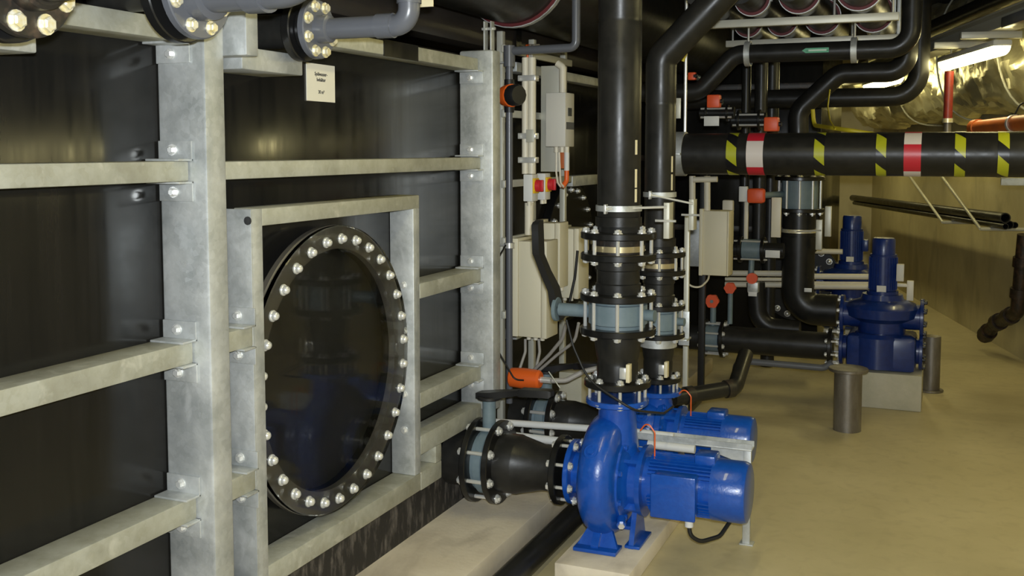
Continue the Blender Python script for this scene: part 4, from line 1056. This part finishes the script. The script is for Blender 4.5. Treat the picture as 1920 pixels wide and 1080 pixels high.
# third black tank closing the view behind the valve group
xr3 = P(1540, 300, Y=8.95).x
t3 = thing('rear_tank', 'tall black plastic tank standing behind the feed pipe valves', 'tank', (xr3 - 1, 9.6, 0))
build(MB().box((-3.8, 8.95, 0), (xr3, 10.6, 2.6), .015), 'tank_wall', 'tank_black', t3)
mc2 = P(1497, 650, Y=8.95)
build(MB().disc(V((mc2.x, 8.95, .50)), -Y_, .34, .04), 'manhole_cover', 'flange_black', t3)
bolts(t3, V((mc2.x, 8.91, .50)), -Y_, .295, 20, kind='cap', r=.02)
for zz in (.9, 1.5, 2.1): build(MB().box((-3.8, 8.90, zz), (xr3, 8.95, zz + .05), .004), 'rail', 'flange_rust', t3)

# enclosure in the middle and conduits
a, b = P(1312, 395, Y=6.4), P(1362, 518, Y=6.4)
t = thing('drive_enclosure', 'cream drive enclosure standing under the striped pipe clamp', 'enclosure', (a.x, 6.4, b.z))
build(MB().box((a.x + .02, 6.4, b.z), (b.x, 6.55, a.z), .006), 'case', 'enclosure', t)
build(MB().box((a.x, 6.39, b.z - .002), (a.x + .022, 6.56, a.z + .012), .003), 'back_plate', 'enclosure', t)
build(MB().box((a.x - .035, 6.555, 0), (a.x + .005, 6.595, 1.68), .003), 'stand', 'lever_black', t)
build(MB().box((b.x, 6.40, b.z + .0), (b.x + .01, 6.55, a.z + .0), .003), 'door', 'enclosure', t)
a2_, b2__ = P(1284, 412, Y=6.6), P(1312, 500, Y=6.6)
tag(build(MB().box((a2_.x, 6.594, b2__.z), (b2__.x + .05, 6.64, a2_.z), .004), 'back_panel', 'galv'), 'grey steel panel between slim post and middle drive enclosure', 'panel')
a2_, b2__ = P(1354, 375, Y=6.9), P(1373, 460, Y=6.9)
tag(build(MB().box((a2_.x, 6.9, b2__.z), (b2__.x, 6.95, a2_.z), .01), 'back_panel', 'conduit'), 'white rounded panel behind the middle drive enclosure', 'panel')
for px, lab in ((1326, 'cream conduit rising from the middle drive enclosure'), (1298, 'cream conduit beside the slim post under the striped pipe')):
    conduit('cable_conduit', [P(px, 396, Y=6.45), P(px, 330, Y=6.45)], .020, lab)
a = P(1318, 336, Y=6.44)
conduit('cable_conduit', [P(1300, 337, Y=6.43), P(1345, 336, Y=6.43)], .018, 'short cream conduit crossing below the striped pipe')
conduit('control_cable', [P(1284, 520, Y=6.3), P(1292, 536, Y=6.3), P(1312, 540, Y=6.3), P(1328, 525, Y=6.38), P(1330, 512, Y=6.45)], .006, 'pale yellow cable loop under the middle drive enclosure', 'conduit', .12, 'cable')
for (y_, x0, x1, Yc, lab) in ((512, 1360, 1470, 7.4, 'upper cream conduit passing behind the black elbow pipe'), (523, 1360, 1470, 7.45, 'middle cream conduit passing behind the black elbow pipe'), (533, 1360, 1470, 7.4, 'lower cream conduit passing behind the black elbow pipe'),
                              (518, 1512, 1640, 7.6, 'upper cream conduit in front of the rear blue motor base'), (531, 1525, 1640, 7.65, 'middle grey conduit in front of the rear blue motor base'), (537, 1528, 1640, 7.55, 'lower cream conduit in front of the rear blue motor base'), (471, 1525, 1580, 8.3, 'cream conduit reaching to the rear blue motor')):
    a, b = P(x0, y_, Y=Yc), P(x1, y_ + 1, Y=Yc)
    conduit('cable_conduit', [a, b], .020 if 'middle' not in lab else .013, lab)
for (px0, py0, px1, py1, Yc, lab) in ((1435, 469, 1462, 484, 6.945, 'white tag plate on the black branch pipe'), (1403, 547, 1419, 556, 6.965, 'small white tag plate under the orange handwheel'), (1320, 218, 1348, 236, 6.045, 'white tag plate above the striped pipe'), (1508, 540, 1522, 548, 7.135, 'tiny white tag plate on the feed pipe elbow')):
    a, b = P(px0, py0, Y=Yc), P(px1, py1, Y=Yc)
    tag(build(MB().box((a.x, Yc, b.z), (b.x, Yc + .004, a.z), .001), 'tag_plate', 'label_white'), lab, 'tag')
# valve bodies above the striped pipe
for (px, py_, Yc, r, lab) in ((1345, 212, 6.1, .05, 'dark valve body hung below the orange box actuator'), (1405, 225, 6.2, .06, 'dark valve body hanging above the red-white tape')):
    c = P(px, py_, Y=Yc)
    t = thing('flanged_valve', lab, 'valve', c)
    build(MB().cyl(c - X_ * .1, c + X_ * .1, r * .7, seg=20), 'body', 'flange_black', t)
    for e in (-1, 1): build(MB().disc(c + X_ * (e * .06 - .008), X_, r, .016), 'flange', 'flange_black', t)
    for dz in (-1, 1): build(MB().cyl(c + V((-.09, -r * .7, dz * r * .5)), c + V((.09, -r * .7, dz * r * .5)), .006, seg=8), 'stud_bolt', 'zinc', t)

# ================================================================== DARK BLUE VERTICAL PUMPS
def vpump(cx_, Yp, zb_, label, blk, zt_, m='pump_navy', side=True):
    t = thing('vertical_pump', label, 'pump', (cx_, Yp, zb_))
    C = lambda z: V((cx_, Yp, z))
    h = zt_ - zb_           # total height
    build(MB().box((cx_ - .20, Yp - .16, zb_), (cx_ + .21, Yp + .16, zb_ + h * .27), .03), 'pump_casing', m, t)
    build(MB().lathe([(zb_ + h * .02, 0), (zb_ + h * .02, .15), (zb_ + h * .25, .15), (zb_ + h * .28, .13), (zb_ + h * .28, 0)], (cx_ - .02, Yp - .05, 0), Z_, 36), 'casing_bulge', m, t)
    build(MB().lathe([(zb_ + h * .27, 0), (zb_ + h * .27, .14), (zb_ + h * .36, .145), (zb_ + h * .40, .21), (zb_ + h * .47, .22), (zb_ + h * .50, .20), (zb_ + h * .53, .13), (zb_ + h * .57, .12), (zb_ + h * .57, 0)], (cx_, Yp, 0), Z_, 40), 'upper_casing', m, t)
    z1 = zb_ + h * .57
    mo = build(MB().lathe([(z1, 0), (z1, .095), (z1 + .02, .095), (z1 + .025, .078), (zt_ - .10, .078), (zt_ - .10, 0)], (cx_, Yp, 0), Z_, 36), 'motor', m, t)
    build(MB().lathe([(zt_ - .115, .07), (zt_ - .115, .081), (zt_ - .105, .083), (zt_ - .10, .070), (zt_ - .012, .070), (zt_, .062), (zt_, 0), (zt_ - .05, 0)], (cx_, Yp, 0), Z_, 36), 'fan_cover', m, t)
    fins = MB()
    for q in range(28):
        a = 2 * math.pi * q / 28; u = V((math.cos(a), math.sin(a), 0)); w2 = u.cross(Z_) * .002
        c1 = C(z1 + .03) + u * .076; c2 = C(zt_ - .12) + u * .076
        fins.prism([c1 - w2, c1 + u * .010 - w2, c2 + u * .010 - w2, c2 - w2], w2 * 2)
    fo = build(fins, 'cooling_fins', m, t); fo['kind'] = 'stuff'
    build(MB().box((cx_ + .078, Yp - .05, z1 + .10), (cx_ + .125, Yp + .04, z1 + .19), .006), 'terminal_box', m, t)
    build(MB().box((cx_ - .03, Yp - .089, z1 + .02), (cx_ + .025, Yp - .085, z1 + .06)), 'type_plate', 'enclosure_grey', t)
    # inlet flanges with bolts on both sides
    for sgn, R_ in ((-1, .125), (1, .125)):
        for zz in (zb_ + h * .14, zb_ + h * .40):
            o = V((cx_ + sgn * .225, Yp, zz))
            f = build(MB().disc(o, V((sgn, 0, 0)), R_ * .92 if zz < zb_ + h * .3 else R_ * .95, .022), 'flange', m, t)
            build(MB().cyl(V((cx_ + sgn * .12, Yp, zz)), o, .08, seg=24), 'flange_neck', m, t)
            bolts(f, o + V((sgn * .022, 0, 0)), V((sgn, 0, 0)), R_ * .83, 8, m='zinc' if sgn < 0 else 'flange_black', ph=.4, r=.012, h=.016)
    return t
b0, b1c = P(1617, 765, Y=6.72), P(1727, 769, Y=6.72)
ztop = P(1617, 697, Y=6.72).z
tag(build(MB().box((b0.x - .02, 6.72, 0), (b1c.x, 7.12, ztop), .006), 'concrete_block', 'concrete'), 'beige concrete block carrying the front dark blue pump', 'block')
px_ = P(1656, 500, Y=6.9).x
vpump(px_ + .0, 6.9, ztop + .005, 'dark blue vertical pump with upright motor on the beige concrete block', None, P(1656, 446, Y=6.9).z)
px2 = P(1597, 450, Y=8.4).x
pz2 = P(1597, 404, Y=8.4).z
tag(build(MB().box((px2 - .18, 8.25, 0), (px2 + .18, 8.6, ztop), .006), 'concrete_block', 'concrete'), 'concrete block under the rear dark blue pump', 'block')
vpump(px2, 8.4, ztop + .005, 'dark blue vertical pump standing behind the other one', None, pz2)
# conduit bracket posts near pump motor
a, b = P(1706, 535, Y=6.95), P(1706, 568, Y=6.95)
t = thing('conduit_bracket', 'pale bracket with cable duct fixed at the front dark blue motor', 'bracket', b)
zs_ = ztop + .005 + (P(1656, 446, Y=6.9).z - ztop - .005) * .53 - .008
build(MB().box((b.x - .02, 6.93, zs_), (b.x + .02, 6.96, a.z + .03), .002), 'upright', 'conduit', t)
build(MB().box((px_ + .083, 6.93, a.z - .01), (b.x - .019, 6.96, a.z + .01), .002), 'arm', 'conduit', t)
c = P(1688, 512, Y=6.829); build(MB().box(c - V((.022, .02, .05)), c + V((.022, .02, .055)), .003), 'socket_box', 'enclosure_grey', t)

# raw steel stub posts
q = P(1588, 806, Z=0.0); zt_ = P(1588, 692, Y=q.y).z; r = .077
t = thing('stub_post', 'raw steel pipe stub on the floor with flange plate on top', 'post', q)
build(MB().lathe([(0, 0), (0, r), (zt_ - .01, r), (zt_ - .01, 0)], q, Z_, 36), 'pipe', 'steel_raw', t)
build(MB().disc(q + Z_ * (zt_ - .01), Z_, r * 1.42, .018), 'top_plate', 'steel_raw', t)
q = P(1744, 733, Z=0.0); zt_ = P(1748, 630, Y=q.y).z
t = thing('stub_post', 'thinner steel pipe stub with flange at floor behind the concrete block', 'post', q)
build(MB().lathe([(.0, 0), (.0, .058), (zt_, .058), (zt_, .050), (zt_ - .03, .0)], q, Z_, 32), 'pipe', 'steel_raw', t)
build(MB().disc(q, Z_, .082, .014), 'base_plate', 'steel_raw', t)

# ================================================================== RIGHT WALL: FOIL, PIPES, RACK
t = thing('foil_duct', 'crumpled gold-silver foil-clad duct along the top of the right wall', 'duct', V((WALL_X0, 0, 0)) + WD * 8.0 + WN * .3 + Z_ * 1.85)
base = V((WALL_X0, 0, 0))
m = MB(); ns, na = 260, 44; vs = []; fs = []
s0_, s1_ = 3.0, 14.0
for i in range(ns + 1):
    s_ = s0_ + (s1_ - s0_) * i / ns
    for j in range(na + 1):
        a = -math.pi / 2 + math.pi * j / na
        rr = .50
        off = .04 + max(0, math.cos(a)) ** .6 * .45
        zz = 2.38 + math.sin(a) * .53
        n1 = noise.noise(V((s_ * 2.2, a * 1.6, 3.1))); n2 = noise.noise(V((s_ * 7, a * 5.0, 9.4))); n3 = abs(noise.noise(V((s_ * 4.2, a * 2.4, 1.7))))
        n4 = abs(noise.noise(V((s_ * 11, a * 3.0, 5.7))))
        k = .06 * n1 + .03 * n2 - .07 * n3 - .045 * n4
        nrm = WN * math.cos(a) + Z_ * math.sin(a)
        vs.append(base + WD * s_ + WN * off + Z_ * zz + nrm * k)
for i in range(ns):
    for j in range(na):
        o = i * (na + 1) + j; fs.append([o, o + 1, o + na + 2, o + na + 1])
m._add(vs, fs); build(m, 'foil_cladding', 'foil', t, smooth=24)
for s_ in (5.2, 6.7, 8.2, 9.7, 11.2):
    pts = []
    for j in range(0, na + 1, 2):
        a = -math.pi / 2 + math.pi * j / na
        pts.append(base + WD * s_ + WN * (.065 + max(0, math.cos(a)) ** .6 * .46) + Z_ * (2.38 + math.sin(a) * .555))
    build(MB().tube(pts, .008, 8), 'strap', 'galv_dull', t)

# red standpipe, orange pipe
a = P(1778, 190, Y=7.6)
t = thing('red_pipe', 'dark red vertical sprinkler pipe below the glowing lamp', 'pipe', (a.x, 7.6, P(1778, 250, Y=7.6).z))
build(MB().cyl((a.x, 7.6, P(1778, 226, Y=7.6).z), (a.x, 7.6, 2.12), .029, seg=20), 'pipe', 'red_paint', t)
build(MB().cyl((a.x, 7.6, P(1778, 250, Y=7.6).z), (a.x, 7.6, P(1778, 226, Y=7.6).z), .024, seg=18), 'lower_end', 'steel_raw', t)
build(MB().cyl((a.x, 7.6, P(1778, 230, Y=7.6).z), (a.x, 7.6, P(1778, 222, Y=7.6).z), .034, seg=20), 'coupling', 'zinc_gold', t)
oa, ob = P(1828, 240, Y=7.2), P(1990, 222, Y=6.2)
t = thing('orange_pipe', 'orange plastic drain pipe running above the striped pipe', 'pipe', oa)
build(MB().tube([oa, ob], .045, 26), 'pipe', 'orange_paint', t)
c = oa.lerp(ob, .1); build(MB().lathe([(0, .045), (0, .053), (.06, .053), (.06, .045)], oa, ob - oa, 26, closed=True), 'socket', 'orange_paint', t)
c = oa.lerp(ob, .5); build(MB().lathe([(-.01, .046), (-.01, .052), (.01, .052), (.01, .046)], c, ob - oa, 26, closed=True), 'clamp', 'zinc', t)
build(MB().tube([c + Z_ * .05, c + V((.03, 0, .12)), c + V((.12, 0, .12))], .005, 8, bend=.04), 'clamp_wire', 'cable_black', t)
# diagonal pipes and beams under the ceiling at the right
q = P(1795, 33, D=7.5)
tag(build(MB().tube([q - WD * 3.2, q + WD * 3.6], .062, 24), 'ceiling_pipe', 'pe_pipe'), 'black ceiling pipe running above the lamp along right wall', 'pipe')
t = thing('ceiling_beam', 'pale steel ceiling beam running along above the row of lamps', 'beam', lm + Z_ * .125)
SD = V((WD.y, -WD.x, 0)); GZ = V((lm.x, lm.y, 2.34))
m = MB(); pol = [(-.07, -.05), (.07, -.05), (.07, -.04), (.006, -.04), (.006, .04), (.07, .04), (.07, .05), (-.07, .05), (-.07, .04), (-.006, .04), (-.006, -.04), (-.07, -.04)]
g0 = GZ - WD * 8.7
m.prism([g0 + SD * u + Z_ * v_ for u, v_ in pol], WD * 14.75); build(m, 'girder', 'channel', t)
for k in (-8, -5.5, -3.1, 3.3, 5.6): build(MB().cyl(GZ + WD * k + Z_ * .05, GZ + WD * k + Z_ * .605, .008, seg=8), 'hanger_rod', 'zinc', t)
for k, lab in ((.05, 'pale short cross bar under the beam near the far lamp end'), (-.55, 'pale short cross bar under the beam above the lamp')):
    c = GZ + WD * k; t = thing('cross_bar', lab, 'bar', V((c.x, c.y, 2.25)))
    Mx = Matrix.Translation(V((c.x, c.y, 2.27))) @ Matrix((SD, WD, Z_)).transposed().to_4x4()
    build(MB().box((-.22, -.02, -.020), (.12, .02, .021), .004, Mx), 'bar', 'channel', t)
c = GZ - WD * 1.48 - SD * .12; t = thing('ballast_box', 'grey metal box fixed above the glowing lamp', 'box', V((c.x, c.y, 2.235)))
Mx = Matrix.Translation(V((c.x, c.y, 2.263))) @ Matrix((SD, WD, Z_)).transposed().to_4x4()
build(MB().box((-.09, -.24, -.028), (.09, .24, .028), .006, Mx), 'case', 'pvc_grey', t)

# pipe rack on the wall
T0, T1 = PW(1606, 383, .24), PW(1898, 430, .24)            # line of the bracket arms' upper side
TD = (T1 - T0).normalized()
def rackp(f, off, h): return T0.lerp(T1, f) + WN * (off - .24) + Z_ * h
p1, p2, rA, rB = (.245, .030), (.301, .022), .068, .060     # top pipe lies in the notch of two lower ones
dd = math.hypot(p2[0] - p1[0], p2[1] - p1[1]); aa = (rA * rA - rB * rB + dd * dd) / (2 * dd); hh = math.sqrt(rA * rA - aa * aa)
ux, uy = (p2[0] - p1[0]) / dd, (p2[1] - p1[1]) / dd
top_c = (p1[0] + aa * ux - hh * uy, p1[1] + aa * uy + hh * ux)
for (f0, f1, r, off, h, lab) in ((0, 1.0, .038, top_c[0], top_c[1], 'upper loose black pipe stored on the wall brackets'), (.02, .992, .030, p1[0], p1[1], 'middle loose black pipe stored on the wall brackets'), (.03, 1.008, .022, p2[0], p2[1], 'lower loose black pipe stored on the wall brackets'), (.12, .98, .024, .185, .024, 'loose thin black pipe stored against the wall')):
    a, b = rackp(f0, off, h), rackp(f1, off, h); d = (b - a).normalized()
    m = MB(); m.lathe([(0, r), ((b - a).length, r), ((b - a).length, r * .8), (0, r * .8)], a, d, 20, closed=True)
    tag(build(m, 'stored_pipe', 'pe_pipe'), lab, 'pipe', 'stored pipes on the wall brackets')
for k, (p0, p1_) in enumerate((((1708, 334), (1768, 406)), ((1792, 330), (1876, 420)))):
    a, b = PW(*p0, .38), PW(*p1_, .38)
    f = (b - T0).dot(V((TD.x, TD.y, 0)).normalized()) / V((T1.x - T0.x, T1.y - T0.y)).length
    if f > .955:                                     # keep the arm under the pipe ends
        sh = T0.lerp(T1, .955) - T0.lerp(T1, f); sh.z = 0; a += sh; b += sh; f = .955
    b.z = T0.lerp(T1, f).z - .013
    t = thing('wall_bracket', ('slanting steel strut of the pipe rack nearer the dark blue pumps', 'slanting steel strut of the pipe rack nearer the rusty drain pipe')[k], 'bracket', b)
    a2 = a + (a - b) * .15
    build(MB().tube([a2, b], .012, 8), 'strut', 'channel', t)
    build(MB().tube([b, b - WN * .38], .014, 8), 'arm', 'channel', t)
    build(MB().tube([a2, a2 - WN * .38], .012, 8), 'upper_arm', 'channel', t)
# end channel near the right edge
a, b = P(1876, 340, Y=6.1), P(1990, 352, Y=6.1)
t = thing('strut_channel', 'grey steel channel directly under the striped pipe end', 'channel', a)
build(MB().box((a.x, 6.05, a.z - .02), (b.x + .6, 6.10, a.z + .02), .003), 'channel', 'galv_dull', t)

# rusty cast-iron drain at the right
t = thing('rusty_drain', 'rusty black cast-iron drain pipe with collars at the foot of the wall', 'pipe', PW(1852, 630, .12))
pp = [PW(1916, 300, .14), PW(1908, 590, .14), PW(1880, 606, .15), PW(1862, 612, .16), PW(1848, 632, .18)]
pp = [PW(1922, 440, .14), PW(1908, 585, .14), PW(1868, 606, .17), PW(1844, 632, .2)]
build(MB().tube(pp, .052, 20, bend=.08), 'pipe', 'rust_iron', t)
for (p_, q_, f_) in ((0, 1, .35), (0, 1, .75), (1, 2, .35), (1, 2, .9), (2, 3, .7)):
    c = pp[p_].lerp(pp[q_], f_); d = pp[q_] - pp[p_]
    build(MB().lathe([(-.035, .05), (-.035, .066), (.035, .066), (.035, .05)], c, d, 20, closed=True), 'collar', 'rust_iron', t)
# yellow sagging cable over the striped pipe
tag(build(MB().tube([P(1524, 205, Y=6.4), P(1526, 235, Y=6.4), P(1560, 240, Y=6.0), P(1590, 244, Y=5.9), P(1640, 252, Y=5.9)], .012, 10, bend=.08), 'yellow_hose', 'cable_yellow'), 'yellow hose lying on top of the striped pipe', 'hose')
tag(build(MB().tube([P(1556, 168, Y=6.4), P(1552, 200, Y=6.3), P(1556, 225, Y=6.1), P(1566, 242, Y=5.9)], .004, 8, bend=.1), 'yellow_rope', 'cable_yellow'), 'thin yellow cord hanging down onto the striped pipe', 'cord')
tag(build(MB().tube([P(1296, 55, Y=5.2), P(1292, 85, Y=5.2), P(1280, 115, Y=5.2)], .008, 8, bend=.1), 'yellow_rope', 'cable_yellow'), 'short yellow cord beside the rear riser branch', 'cord')
